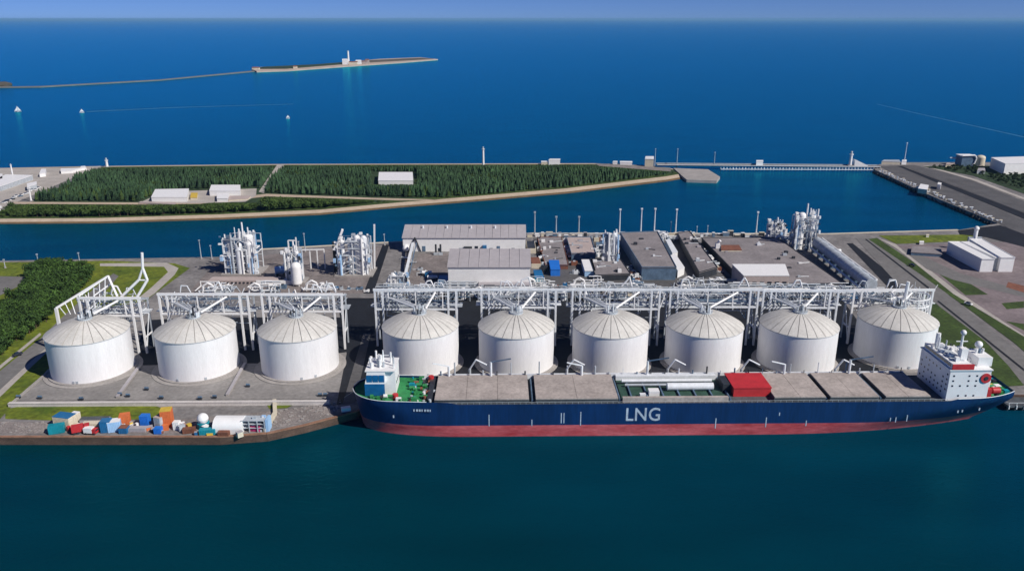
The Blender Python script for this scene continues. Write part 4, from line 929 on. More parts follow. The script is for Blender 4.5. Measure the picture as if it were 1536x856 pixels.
# open hold with pipes, white machinery
x0, x1 = lx(934), lx(1094)
MB().box(x0, x1, -HB, -HB + 1.6, 15.02, 17.2).build('hatch_coaming', 'hatch', ship); MB().box(x0, x1, HB - 2.4, HB, 15.02, 17.4).build('hatch_coaming', 'pipe_white', ship)
MB().box(x0, x1, -HB + 1.62, HB - 2.42, 15.02, 15.35).build('hold_floor', 'hold_green', ship)
MB().tube((x0 + 21, -1, 17.2), (x1 - 4, -1, 17.2), 1.7, 14).build('hold_tank', 'pipe_white', ship, True)
MB().tube((x0 + 2, 5.5, 17), (x1 - 3, 5.5, 17), .8, 10).build('hold_pipe', 'pipe_white', ship, True)
MB().tube((x0 + 3, 2.6, 16.4), (x0 + 22, 2.6, 16.4), .6, 8).build('hold_pipe', 'pipe_grey', ship, True)
for k in range(6): MB().box(x0 + 4 + k * 7, x0 + 4.6 + k * 7, -9, 8, 15.36, 16.2).build('hold_beam', 'steel_blue', ship)
MB().box(x0 + 12, x0 + 16.5, -7.5, -4, 15.36, 18).build('machinery', 'white', ship); MB().box(x0 + 8, x0 + 10.5, -8.5, -6.5, 15.36, 17).build('machinery', 'pipe_white', ship)
# red deck house
x0, x1 = lx(1106), lx(1164, 18)
rh = MB().box(x0, x1, -7.0, 8.0, 15.02, 18.9).build('deck_house', 'red', ship); MB().box(x0 - .2, x1 + .2, -7.2, 8.2, 18.902, 19.3).build('house_roof', 'red', rh)
MB().box(x0 - 3.5, x0 - .1, -3, 6, 15.02, 19).build('machinery', 'steel_dark', ship)
# gaps: deck pipes and small vents
for px in (798, 930, 1098, 1244, 1327):
    x = lx(px); MB().tube((x, -11, 15.7), (x, 11, 15.7), .45, 8).build('deck_pipe', 'steel_blue', ship, True)
# far side rail, posts, cranes
MB().box(lx(651), lx(1400), 12.3, 12.75, 15.02, 17.6).build('far_coaming', 'pipe_white', ship)
for k in range(34):
    x = lx(655) + k * (lx(1395) - lx(655)) / 33; h = rr.uniform(1.0, 6.5) if k % 2 else rr.uniform(.5, 2)
    MB().cyl(x, 11.9, 16.5, 17.6 + h, rr.uniform(.14, .4), 6).build('deck_post', rr.choice(['pipe_white', 'pipe_grey', 'steel_dark', 'steel_blue']), ship, True)
for k, px in enumerate((668, 735, 880, 985, 1205, 1310)):
    x = lx(px); h = 7 if k % 2 else 5
    MB().cyl(x, 11.2, 17, 17 + h, .55, 8).build('deck_crane', 'pipe_white', ship, True)
    MB().bar((x, 11.2, 17 + h), (x + (9 if k % 2 else -7), 9, 17 + h + 2.5), .45).build('crane_boom', 'steel_blue' if k % 2 else 'pipe_white', ship)
for s, x0p, x1p in ((-1, 640, 1425),):
    rl = MB(); n = 90
    for k in range(n + 1):
        x = lx(x0p) + (lx(x1p) - lx(x0p)) * k / n; rl.bar((x, s * 12.95, 15), (x, s * 12.95, 16.1), .1)
    rl.bar((lx(x0p), s * 12.95, 16.1), (lx(x1p), s * 12.95, 16.1), .09); rl.build('side_rail', 'pipe_grey', ship)
# bow house
bx = lx(585, 20, 322)
MB().box(bx - 6, bx + 3.6, -4.5, 8.0, 16.0, 27).build('bow_house', 'white', ship)
MB().box(bx - 8.5, bx - 6.02, -3.8, 7.4, 17.2, 22).build('bow_house_step', 'white', ship)
MB().add([(bx - 9.2, -6.6, 22), (bx - .5, -6.6, 22), (bx - .5, 8.4, 22), (bx - 9.2, 8.4, 22), (bx - 8.2, -6, 27.4), (bx - .5, -6, 27.4), (bx - .5, 8, 27.4), (bx - 8.2, 8, 27.4)],
         [(3, 2, 1, 0), (4, 5, 6, 7), (0, 1, 5, 4), (1, 2, 6, 5), (2, 3, 7, 6), (3, 0, 4, 7)]).build('wheelhouse', 'white', ship)
for k in range(3): MB().box(bx - 8.4 + k * 2.6, bx - 6.1 + k * 2.6, -6.62, -6.35, 22.8, 26).build('bridge_window', 'bridge_glass', ship)
MB().box(bx - 9.35, bx - .8, -6.9, -6.62, 16.6, 22).build('bridge_front', 'bridge_glass', ship)
MB().box(bx - 9.0, bx + 3.9, -6.2, 8.3, 27.41, 27.8).build('house_roof', 'white', ship)
for k in range(16):
    x, y = bx + rr.uniform(-8, 3), rr.uniform(-4, 7); h = rr.uniform(1, 5); MB().cyl(x, y, 27.8, 27.8 + h, rr.uniform(.2, .7), 8).build('roof_fitting', rr.choice(['white', 'white', 'pipe_grey']), ship, True)
MB().cyl(bx - 2, 1, 27.8, 34.5, .5, 8, .25).build('bow_mast', 'white', ship, True); MB().bar((bx - 4.5, 1, 32), (bx + .5, 1, 32), .3).build('mast_yard', 'white', ship)
for k in range(3): MB().box(bx + 3.55, bx + 3.7, -2 + k * 3, -.8 + k * 3, 20, 21.2).build('porthole', 'glass', ship)
# machinery on the green forecastle
for k in range(120):
    px = rr.uniform(553, 646); x = lx(px, 17); lim = max(1.5, hb((x + SL) / (2 * SL), 16) - 1.6); y = rr.uniform(-lim, lim)
    if bx - 10 < x < bx + 8.5 and y > -7: continue
    s = rr.uniform(.4, 1.3); z = deckz((x + SL) / (2 * SL)); m = rr.choice(['deck_green', 'deck_green', 'steel_dark', 'white', 'deck_green', 'rust', 'teal', 'pipe_grey'])
    if k % 3 == 0: MB().tube((x - s, y, z + .9), (x + s, y, z + .9), .8, 10).build('winch', m, ship, True)
    elif k % 3 == 1: MB().box(x - s, x + s, y - s * .6, y + s * .6, z, z + s * 1.5).build('deck_locker', m, ship)
    else: MB().cyl(x, y, z, z + s * 1.4, s * .5, 10).build('bollard', m, ship, True)
for px, y in ((591, -8.5), (640, 9.5)):
    x = lx(px, 17); MB().cyl(x, y, 15.2, 18.2, 1.25, 12).build('vent', 'red', ship, True)
x = lx(645); MB().box(x - 1.6, x + .6, -11, 11, 15.02, 17).build('breakwater', 'steel_dark', ship)
# stern superstructure
hx0 = lx(1424, 17); hx1 = hx0 + 17.5
sh = MB().box(hx0, hx1, -12.2, 12.4, 15.02, 29).build('superstructure', 'stern_light', ship)
MB().box(hx0 - .5, hx1 + .4, -12.6, 12.8, 29.002, 29.5).build('bridge_deck', 'white', ship)
win = MB().box(-.06, .06, -.42, .42, 0, .75).mesh('window', 'glass'); win2 = MB().box(-.38, .38, -.06, .06, 0, .7).mesh('window', 'glass')
for k in range(5):
    for j in range(8):
        if rr.random() < .7: inst('window', win, sh, (hx0 - .02, -10.5 + j * 3, 17 + k * 2.3))
    for j in range(5):
        if rr.random() < .6: inst('window', win2, sh, (hx0 + 1.8 + j * 3.3, -12.22, 17 + k * 2.3))
MB().box(hx0 + .5, hx0 + 8.5, -12.0, 11.5, 29.5, 32).build('bridge', 'white', ship); MB().box(hx0 + .42, hx0 + .56, -11, 10.5, 30.3, 31.4).build('bridge_window', 'glass', ship)
MB().box(hx0 + .3, hx0 + 9.5, -12.65, -12.05, 29.6, 31.9).build('name_board', 'red', ship)
MB().box(hx0 + 2, hx0 + 7, -9, 9, 32.01, 32.4).build('bridge_roof', 'pipe_grey', ship)
for k in range(26):
    x, y = hx0 + rr.uniform(1, 16), rr.uniform(-11, 11); zb = 32.4 if x < hx0 + 8.3 else 29.5; h = rr.uniform(.8, 3.8)
    if k % 2: MB().cyl(x, y, zb - .3, zb + h, rr.uniform(.15, .5), 7).build('roof_fitting', rr.choice(['white', 'white', 'pipe_grey', 'steel_dark', 'steel_blue']), ship, True)
    else: MB().box(x - .8, x + .8, y - .8, y + .8, zb - .3, zb + h * .6).build('roof_fitting', rr.choice(['white', 'white', 'pipe_white', 'steel_blue']), ship)
MB().cyl(hx0 + 7.5, -4, 32, 42, .7, 8, .45).build('main_mast', 'white', ship, True); MB().box(hx0 + 6.2, hx0 + 8.8, -5, -3, 36, 36.4).build('mast_platform', 'white', ship)
MB().bar((hx0 + 5, -4, 39), (hx0 + 10, -4, 39), .35).build('radar', 'white', ship); MB().ball((hx0 + 7.5, -4, 43), 1.2, 12).build('radar_dome', 'white', ship, True)
MB().box(hx0 + 5.8, hx0 + 8.6, -8, -5.6, 31.9, 37).build('mast_house', 'white', ship)
MB().cyl(hx0 + 4, 8, 32, 38, 1.0, 8).build('exhaust', 'white', ship, True); MB().bar((hx0 + 2, 3, 32), (hx0 + 2, 3, 38), .5).build('aerial', 'pipe_white', ship)
# funnel behind
fu = MB().box(hx1 - 4.5, hx1 + 1.6, -9, 1, 29.5, 33.5).build('funnel', 'white', ship); MB().tube((hx1 - 2.0, -9.35, 25.5), (hx1 - 2.0, -12.62, 25.5), 2.2, 18).build('funnel_badge', 'red', ship, True)
MB().tube((hx1 - 2.0, -12.6, 25.5), (hx1 - 2.0, -12.8, 25.5), .9, 14).build('funnel_badge', 'steel_dark', ship, True)
for k in range(3): MB().cyl(hx1 - 3 + 1.4 * k, -4, 33.5, 35.6, .55, 8).build('exhaust', ['white', 'steel_blue', 'white'][k], ship, True)
MB().ball((hx1 - .5, -1, 36.2), 1.6, 12).build('radar_dome', 'white', ship, True)
MB().box(hx1 + .02, hx1 + 4, -7, 8, 16, 22).build('aft_house', 'white', ship); MB().tube((hx1 + 3.2, -10, 18.6), (hx1 + 6.4, -10, 18.6), 1.5, 12).build('lifeboat', 'red', ship, True)
MB().box(hx1 + .2, hx1 + 2, -12, -8, 16, 20).build('lifeboat_davit', 'red', ship)
for k in range(44):
    x = rr.uniform(hx1 + 1.5, SL - 2); lim = max(1.5, hb((x + SL) / (2 * SL), 16) - 1.5); y = rr.uniform(-lim, lim); s = rr.uniform(.4, 1.2); z = 15.9
    m = rr.choice(['deck_green', 'teal', 'steel_dark', 'white', 'yellow', 'deck_green'])
    if k % 2: MB().tube((x - s, y, z + .8), (x + s, y, z + .8), .8, 10).build('winch', m, ship, True)
    else: MB().box(x - s, x + s, y - s, y + s, z - .4, z + 1.4).build('deck_locker', m, ship)
# marks on the hull: letters and draught ticks
tc = bpy.data.curves.new('hull_lettering', 'FONT'); tc.body = 'LNG'; tc.size = 9.0; tc.extrude = 0.03; tc.space_character = 1.05; tc.offset = .09
to = bpy.data.objects.new('tmp', tc); col.objects.link(to); dg = bpy.context.evaluated_depsgraph_get()
me = bpy.data.meshes.new_from_object(to.evaluated_get(dg)); bpy.data.objects.remove(to); me.materials.clear(); me.materials.append(M['letter_pale'])
bb = [v.co.x for v in me.vertices]; wl = max(bb) - min(bb); tgt = lx(989, 8) - lx(938, 8)
lt = bpy.data.objects.new('hull_lettering', me); col.objects.link(lt); lt.parent = ship; lt.rotation_euler = (R(90), 0, 0)
lt.scale = (tgt / wl, 6.0 / (9.0 * .70), 1); lt.location = (lx(938, 8) - min(bb) * tgt / wl, -SB - .05, 7.2)
tick = MB().box(-.2, .2, -.05, .05, 0, 1).mesh('draught_mark', 'letter_pale')
for px, z0, hgt in ((733, 5.0, 5.5), (797, 5, 3.0), (841, 6.2, 4.8), (845, 6.2, 4.8), (870, 5, 6.5), (1073, 3.2, 4.8), (1149, 3.6, 4.6), (1170, 9, 1.5), (1210, 4, 2.6), (1338, 6, 1.6), (1346, 5.4, 2.4), (1363, 5.8, 3.0)):
    inst('draught_mark', tick, ship, (lx(px, z0 + 2), -min(hb((lx(px, 8) + SL) / (2 * SL), z0 + hgt), SB) - .06, z0), sc=(1, 1, hgt))
bn = MB()
for k in range(7): bn.box(k * 1.15, k * 1.15 + (.8 if k % 3 else .5), -.05, .05, 0, 1.0)
for k, px in enumerate((620,)):
    xx = lx(px, 13); tt = (xx + SL) / (2 * SL); inst('bow_name', bn.mesh('bow_name', 'letter_pale'), ship, (xx, -hb(tt, 13) - .25, 12.4), -0.06)
for px, z in ((1443, 9), (1450, 9.2), (590, 9), (1480, 9)):
    xx = lx(px, 10); tt = (xx + SL) / (2 * SL); inst('hull_mark', tick, ship, (xx, -hb(tt, z) - .3, z), sc=(1.4, 1, 1.2))
# mooring lines
for (xa, ya, za), (xc, yc, zc_) in (((-SL + 6, 6, 17.5), (-SL - 8, 17, 4)), ((SL - 8, 9, 16), (SL + 14, 17.5, 4)), ((-96, 12, 16.5), (-84, 18.5, 4))):
    MB().tube((xa, ya, za), (xc, yc, zc_), .12, 4).build('mooring_line', 'cream', ship)
# ================================================================== QUAY, SPIT AND SEA DETAILS
# pale walls round the tank yard
def wall(label, pts, h, w, m, cap_m, name='yard_wall'):
    A = [P(x, y, GZ) for x, y in pts]; t = thing(name, label, 'wall', tuple(A[0]))
    for a, b in zip(A[:-1], A[1:]):
        MB().bar(a + Vector((0, 0, h / 2 - .1)), b + Vector((0, 0, h / 2 - .1)), w, h + .2).build('wall', m, t)
        MB().bar(a + Vector((0, 0, h + .12)), b + Vector((0, 0, h + .12)), w + .3, .24).build('coping', cap_m, t)
    return t
wall('long white wall in front of the three left tanks', [(14, 609), (495, 606)], 1.6, 1.6, 'wall_pale', 'wall_pale')
wall('low pale kerb slanting up the left side of the tank yard', [(14, 609), (100, 535)], .5, .9, 'pad', 'pad')
wall('low pale bund wall between the first and second tanks', [(176, 597), (208, 553)], .9, 1.2, 'pad', 'roof_grey')
wall('low pale bund wall between the second and third tanks', [(341, 594), (368, 546)], .9, 1.2, 'pad', 'roof_grey')
wall('cream footbridge wall running down to the quay edge', [(412, 603), (413, 622), (398, 648)], 1.4, 1.4, 'cream', 'cream')
wall('pale kerb left of the tank yard grass', [(66, 513), (88, 500)], .5, .8, 'cream', 'cream')
# small equipment on the tank yard
rr = random.Random(5)
for i, (px, py) in enumerate([(28, 597), (60, 598), (122, 600), (180, 593), (192, 595), (220, 585), (242, 598), (300, 599), (322, 597), (372, 580), (480, 594), (488, 594)]):
    c = P(px, py, GZ); t = thing('yard_pump', 'dark pump unit on the tank yard, %s from the left' % ORDS[i], 'pump', (c.x, c.y, GZ), 0, 'dark pump units on the tank yard')
    MB().box(c.x - .9, c.x + .9, c.y - .6, c.y + .6, GZ, GZ + .9).build('base', 'steel_dark', t); MB().tube((c.x - .8, c.y, GZ + 1.3), (c.x + .9, c.y, GZ + 1.3), .5, 8).build('motor', 'steel_blue', t, True)
# containers and machines on the quay
def container(label, px, py, L, Wd, H, rot, m, roof=None, cat='container'):
    c = P(px, py, GZ); t = thing('shipping_container', label, cat, (c.x, c.y, GZ + .12), R(rot), 'containers and boxes on the quay')
    ORG[t] = (0, 0, 0)
    MB().box(-L / 2, L / 2, -Wd / 2, Wd / 2, 0, H).build('body', m, t)
    MB().box(-L / 2 - .05, L / 2 + .05, -Wd / 2 - .05, Wd / 2 + .05, H + .002, H + .12).build('roof', roof or m, t)
    n = int(L / .6)
    rb = MB()
    for k in range(n): rb.box(-L / 2 + (k + .3) * L / n, -L / 2 + (k + .65) * L / n, -Wd / 2 - .09, -Wd / 2 - .001, .15, H - .15)
    rb.build('corrugation', m, t)
    for s in (-1, 1): MB().box(L / 2 + .001, L / 2 + .1, s * Wd / 4 - Wd * .2, s * Wd / 4 + Wd * .2, .15, H - .15).build('door', m, t)
    return t
container('teal container nearest the left end of the quay', 86, 648, 6, 3.4, 3.4, 20, 'teal')
container('pale box with blue roof behind the teal container', 99, 637, 8, 5, 4.6, -12, 'cream', 'blue_mid', 'box')
container('cream box beside the blue-roofed box', 112, 634, 3, 5, 4.2, -12, 'cream', 'white', 'box')
container('cream low container right of the red truck', 140, 642, 8, 3, 2.6, 4, 'cream')
container('grey-green tarpaulined container by the grass', 143, 632, 12, 3, 1.6, 3, 'roof_grey', 'deck_grey')
container('dark blue container left of the light blue one', 161, 646, 4, 4, 5, 8, 'blue_mid')
container('light blue container tilted beside the dark blue one', 173, 645, 5, 4, 4.6, 18, 'light_blue', 'white')
container('purple-blue low container beside the light blue one', 187, 648, 3.5, 3.2, 2.6, 0, 'blue_mid', 'rust')
container('orange container with white base right of the light blue one', 189, 638, 4, 4, 5.2, 18, 'orange', 'orange')
container('grey flat container in the middle of the quay', 206, 646, 8, 2.6, 1.6, 0, 'roof_grey')
container('bright blue narrow container by the grass edge', 219, 637, 3.6, 3, 4.6, 0, 'blue_bright')
container('tall orange container stack right of the blue one', 252, 637, 4.5, 4.5, 7.4, 12, 'orange', 'yellow')
container('grey box leaning by the tall orange stack', 241, 640, 3.4, 3.4, 5, -20, 'pipe_grey', 'roof_pink', 'box')
container('small blue container below the tall orange stack', 238, 649, 3, 2.6, 2.4, 0, 'blue_bright')
container('small white box right of the tall orange stack', 266, 643, 2.6, 2.6, 3.4, 0, 'white', None, 'box')
container('brown low container right of the small white box', 284, 648, 5, 2.6, 1.8, 12, 'rust')
container('dark rust container below the white arched shed', 336, 653, 4.5, 2.4, 1.8, 0, 'rust')
container('magenta container among the blue-grey racks', 384, 645, 4.5, 2.4, 2.2, -8, 'magenta')
tk = thing('quay_truck', 'red tipper truck beside the teal container', 'truck', tuple(P(122, 648, GZ)), R(25))
MB().box(-3.4, 1.2, -1.5, 1.5, 1.0, 3.6).build('bed', 'red', tk); MB().box(1.4, 3.4, -1.4, 1.4, .8, 3.4).build('cab', 'red', tk); MB().box(3.38, 3.46, -1.2, 1.2, 2.1, 3.1).build('windscreen', 'glass', tk); MB().box(-3.4, 3.3, -1.2, 1.2, .6, 1.0).build('chassis', 'steel_dark', tk)
for x in (-2.4, -1, 2.4):
    for s in (-1, 1): MB().tube((x, s * 1.15, .55), (x, s * 1.5, .55), .55, 12).build('wheel', 'steel_dark', tk, True)
tk = thing('quay_truck', 'white box truck parked right of the cream low container', 'truck', tuple(P(137, 650, GZ)), R(-5))
MB().box(-2.6, 1.0, -1.2, 1.2, .8, 3.0).build('cargo_box', 'white', tk); MB().box(1.1, 2.7, -1.1, 1.1, .6, 2.5).build('cab', 'red', tk); MB().box(2.68, 2.75, -.9, .9, 1.6, 2.3).build('windscreen', 'glass', tk)
for x in (-1.7, 1.9):
    for s in (-1, 1): MB().tube((x, s * .95, .5), (x, s * 1.2, .5), .5, 12).build('wheel', 'steel_dark', tk, True)
c = P(342, 650, GZ); sd_ = thing('arched_shed', 'white arched shed on the quay below the third tank', 'shed', (c.x, c.y, GZ))
n = 12; L = 6.2; Rr = 4.6; vs = []
for s in (-1, 1):
    for k in range(n + 1):
        a = math.pi * k / n; vs.append((c.x + s * L, c.y + 4 - Rr * math.cos(a), GZ + 2.2 + Rr * .8 * math.sin(a)))
MB().add(vs, [(k, k + 1, n + 2 + k, n + 1 + k) for k in range(n)] + [tuple(range(n, -1, -1)), tuple(range(n + 1, 2 * n + 2))]).build('roof', 'white', sd_, True)
MB().box(c.x - L, c.x + L, c.y + 4 - Rr, c.y + 4 + Rr, GZ - .1, GZ + 2.2).build('wall', 'white', sd_)
c = P(306, 641, GZ); ts = thing('round_tank', 'small white round tank on teal base left of the arched shed', 'tank', (c.x, c.y, GZ))
MB().cyl(c.x, c.y, GZ, GZ + 2.6, 2.6, 14).build('base', 'teal', ts, True); MB().ball((c.x, c.y, GZ + 4.4), 2.4, 16).build('vessel', 'white', ts, True)
container('teal container below the small round tank', 312, 651, 6.5, 2.6, 2.4, 6, 'teal', 'teal')
c = P(380, 648, GZ); rk_ = thing('steel_rack', 'blue-grey steel rack right of the arched shed', 'rack', (c.x, c.y, GZ)); rr = random.Random(33)
for xx in (-5, -1.5, 2, 5):
    for yy in (0, 5): MB().bar((c.x + xx, c.y + yy, GZ), (c.x + xx, c.y + yy, GZ + 5.2), .35).build('post', 'pipe_grey', rk_)
for z in (1.8, 3.6, 5.2): MB().box(c.x - 5, c.x + 5, c.y, c.y + 5, GZ + z, GZ + z + .18).build('shelf', 'pipe_grey', rk_)
for k in range(14):
    x, y, z = c.x + rr.uniform(-4.5, 4), c.y + rr.uniform(.2, 4), GZ + rr.choice([0.0, 1.98, 3.78, 5.38]); MB().box(x, x + rr.uniform(.8, 1.8), y, y + 1.0, z, z + rr.uniform(.6, 1.4)).build('crate', rr.choice(['pipe_grey', 'steel_blue', 'light_blue', 'steel_dark', 'white']), rk_)
MB().box(c.x + 5.4, c.x + 6.6, c.y, c.y + 4.8, GZ, GZ + 5.8).build('end_panel', 'light_blue', rk_)
rub = MB(); rr = random.Random(44)
for k in range(300):
    u = rr.random()
    if u < .5: px, py = rr.uniform(405, 515), 0; py = rr.uniform(616, 648) - max(0, (px - 420) * .18); 
    else: px, py = rr.uniform(0, 400), rr.uniform(633, 650)
    if py > interp([(0, 650), (400, 645), (455, 632), (535, 612)], px): continue
    c = P(px, py, GZ); s = rr.uniform(.15, .6); rub.box(c.x - s, c.x + s, c.y - s * .7, c.y + s * .7, GZ - .05, GZ + .2 + s * rr.uniform(.3, 1))
o = rub.build('scrap_debris', 'pad'); o['kind'] = 'stuff'; tag(o, 'scattered rubble and scrap on the gravel quay apron', 'debris')
rr = random.Random(91)
for k in range(34):
    px, py = rr.choice([(92, 643), (110, 645), (125, 638), (150, 646), (178, 642), (198, 640), (228, 644), (250, 646), (276, 642), (300, 648), (322, 652), (366, 650), (395, 640)]); c = P(px + rr.uniform(-9, 9), py + rr.uniform(-4, 5), GZ)
    t = thing('cargo_crate', 'small coloured crate in the jumble of cargo on the left quay', 'crate', (c.x, c.y, GZ + .12), R(rr.uniform(3, 80)), 'small crates on the left quay'); s = rr.uniform(.5, 1.3); h = rr.uniform(.6, 2.6)
    m = rr.choice(['teal', 'blue_mid', 'red', 'orange', 'white', 'light_blue', 'rust', 'cream', 'steel_dark', 'pipe_grey', 'magenta', 'yellow'])
    MB().box(-s, s, -s * .8, s * .8, 0, h).build('body', m, t); MB().box(-s - .06, s + .06, -s * .8 - .06, s * .8 + .06, h + .002, h + .12).build('lid', rr.choice([m, 'white', 'roof_grey']), t)
c = P(519, 610, GZ); container('small pale box at the tip of the quay', 519, 616, 4, 2.4, 1.6, 20, 'white', None, 'box')
# loading arms on the quay behind the ship
for i, px in enumerate((705, 850, 1000, 1110, 1250)):
    x = xat(px, 341, 8); t = thing('loading_arm', 'grey loading arm on the quay behind the ship, %s from the bow' % ORDS[i], 'loading arm', (x, 341, GZ), 0, 'loading arms on the quay behind the ship')
    MB().cyl(x, 341, GZ, GZ + 12, .6, 8).build('column', 'pipe_grey', t, True); MB().path([(x, 341, GZ + 12), (x + 3, 340.5, GZ + 17), (x + 8, 340, GZ + 14.5)], .4, 6).build('arm', 'pipe_white', t, True); MB().box(x - 1.2, x + 1.2, 339.8, 342.2, GZ - .1, GZ + 1.4).build('base', 'pad', t)
pl = thing('quay_pipe', 'pale pipeline along the quay behind the ship', 'pipeline', (60, 345, GZ))
for k in range(3): MB().tube((-40, 344.5 + k * 1.2, GZ + 1.8), (180, 344.5 + k * 1.2, GZ + 1.8), .4, 8).build('pipe', 'pipe_grey' if k else 'pipe_white', pl, True)
for k in range(28): MB().box(-38 + k * 8 - .25, -38 + k * 8 + .25, 344, 347.4, GZ - .1, GZ + 1.5).build('support', 'steel_blue', pl)
# mooring dolphin astern
c = P(1528, 606, 2.5); md = thing('mooring_dolphin', 'small dark mooring platform with white railing astern of the ship', 'mooring platform', (c.x, c.y, 0))
MB().box(c.x - 6, c.x + 16, c.y - 2, c.y + 8, 1.8, 2.8).build('deck', 'deck_grey', md)
for k in range(7):
    x = c.x - 5.6 + k * 3.5; MB().cyl(x, c.y - 1, -2.5, 1.79, .45, 8).build('pile', 'steel_dark', md, True); MB().bar((x, c.y - 1.9, 2.8), (x, c.y - 1.9, 4.2), .15).build('rail_post', 'white', md); MB().bar((x, c.y - 2.2, 1.2), (x, c.y - 2.2, 2.9), .4).build('fender', 'white', md)
MB().bar((c.x - 5.8, c.y - 1.9, 4.2), (c.x + 16, c.y - 1.9, 4.2), .15).build('rail', 'white', md); MB().path([(c.x - 6, c.y - 1.9, 4.2), (c.x - 8, c.y + 1, 4.2), (c.x - 6.5, c.y + 6, 4.2)], .12, 5).build('rail', 'white', md)
MB().tube((c.x - 6, c.y + 3, 2.4), (c.x - 11, c.y + 6, 4), .5, 6).build('catwalk', 'pipe_white', md)

# spit: sheds, lighthouse, masts
block('spit_shed', 'long white shed in the clearing on the left of the spit', 'shed', [(228, 303), (281, 303), (284, 290), (234, 291)], 4.5, 'white', 'white', z0=2)
block('spit_shed', 'white low-roofed hall with two wings in the spit clearing', 'shed', [(315, 294), (361, 294), (361, 285), (318, 285)], 5, 'white', 'white', z0=2)
block('spit_shed', 'white wing in front of the spit clearing hall', 'shed', [(326, 303), (342, 303), (344, 295), (326, 295)], 3.2, 'white', 'white', z0=2)
block('spit_shed', 'grey terrace beside the white wing in the clearing', 'shed', [(343, 302), (372, 300), (376, 296), (345, 296)], 1.2, 'cream', 'roof_pink', z0=2)
block('spit_shed', 'white shed standing alone in the middle of the spruce wood', 'shed', [(568, 279), (620, 279), (619, 266), (569, 266)], 5.5, 'white', 'white', z0=2)
block('spit_shed', 'small cream hut beside the long white shed on the spit', 'hut', [(286, 300), (296, 300), (297, 293), (287, 293)], 2.2, 'cream', 'yellow', z0=2)
block('spit_shed', 'long low grey wall hut below the long white shed', 'hut', [(208, 306), (262, 308.5), (264, 305.5), (212, 304)], 1.0, 'roof_pink', 'roof_pink', z0=2)
def tower(name, label, px, yb, yt, r, z0=2, cat='tower', m='white'):
    b = P(px, yb, z0); zt = zat(b.y, yt); t = thing(name, label, cat, (b.x, b.y, z0))
    MB().cyl(b.x, b.y, z0 - .3, zt, r, 14, r * .75).build('shaft', m, t, True); MB().cyl(b.x, b.y, zt, zt + r * .4, r * 1.25, 14).build('gallery', m, t, True); MB().cyl(b.x, b.y, zt + r * .4, zt + r * 1.6, r * .6, 10).dome(b.x, b.y, zt + r * 1.6, r * .7, r * .5, 10, 3).build('lantern', 'pipe_grey', t, True)
    MB().box(b.x - r * 1.8, b.x + r * 1.8, b.y - r * 1.8, b.y + r * 1.8, z0 - .2, z0 + 1).build('plinth', 'pad', t)
tower('lighthouse', 'small white lighthouse at the far left corner of the spit wood', 161, 251, 241, 1.6, cat='lighthouse')
tower('radar_tower', 'tall slender white tower on the far shore of the spit', 725, 252, 224, 1.5)
tower('thin_tower', 'thin white tower among the buildings at the far left', 20, 268, 248, .9)
mast('white post at the lower end of the harbour road on the left', 47, 302, 283, r=.9, z0=2, m='white', name='sign_post', cat='post', group=None)
mast('white post at the very left edge of the spit', 1, 322, 312, r=1.2, z0=2, m='white', name='sign_post', cat='post', group=None)
block('harbour_hall', 'large white hall at the left end of the harbour road', 'building', [(-30, 288), (2, 287), (50, 270), (10, 269)], 5, 'pipe_grey', 'white', z0=2)
block('harbour_hall', 'small white hall beside the harbour road', 'building', [(42, 287), (56, 283), (56, 279), (42, 282)], 4.5, 'pipe_grey', 'white', z0=2)
block('harbour_hall', 'white harbour shed near the far shore on the left', 'building', [(92, 261), (108, 260), (122, 256), (92, 257)], 3.0, 'white', 'white', z0=2)
block('harbour_hall', 'tiny white shed by the lighthouse road', 'building', [(121, 256), (130, 255), (128, 252.5), (122, 253)], 2.5, 'white', 'white', z0=2)
block('harbour_hall', 'white upright block near the far shore on the left', 'building', [(60, 266), (69, 265), (70, 259), (63, 259)], 4, 'white', 'white', z0=2)
block('harbour_hall', 'small white block at the left photo edge below the far shore', 'building', [(-4, 276), (5, 275), (5, 268), (-4, 268)], 5, 'pipe_white', 'white', z0=2)
rr = random.Random(77)
for i in range(16):
    u = i / 15; px = 4 + 56 * u + rr.uniform(-2, 2); py = 305 - 24 * u + rr.uniform(-1.5, 1.5); c = P(px, py, 2)
    t = thing('parked_car', 'tiny parked vehicle along the harbour road at far left', 'car', (c.x, c.y, 2.2), R(55 + rr.uniform(-6, 6)), 'vehicles along the harbour road'); m = rr.choice(['white', 'white', 'steel_dark', 'pipe_white', 'steel_blue'])
    MB().box(-2.3, 2.3, -.95, .95, .35, 1.0).build('body', m, t); MB().add([(-1.5, -.85, 1.0), (1.3, -.85, 1.0), (1.3, .85, 1.0), (-1.5, .85, 1.0), (-1.1, -.7, 1.6), (.6, -.7, 1.6), (.6, .7, 1.6), (-1.1, .7, 1.6)], [(4, 5, 6, 7), (0, 1, 5, 4), (1, 2, 6, 5), (2, 3, 7, 6), (3, 0, 4, 7)]).build('cabin', 'glass', t)
    for x in (-1.4, 1.4):
        for s in (-1, 1): MB().tube((x, s * .75, .33), (x, s * .98, .33), .33, 8).build('wheel', 'steel_dark', t)
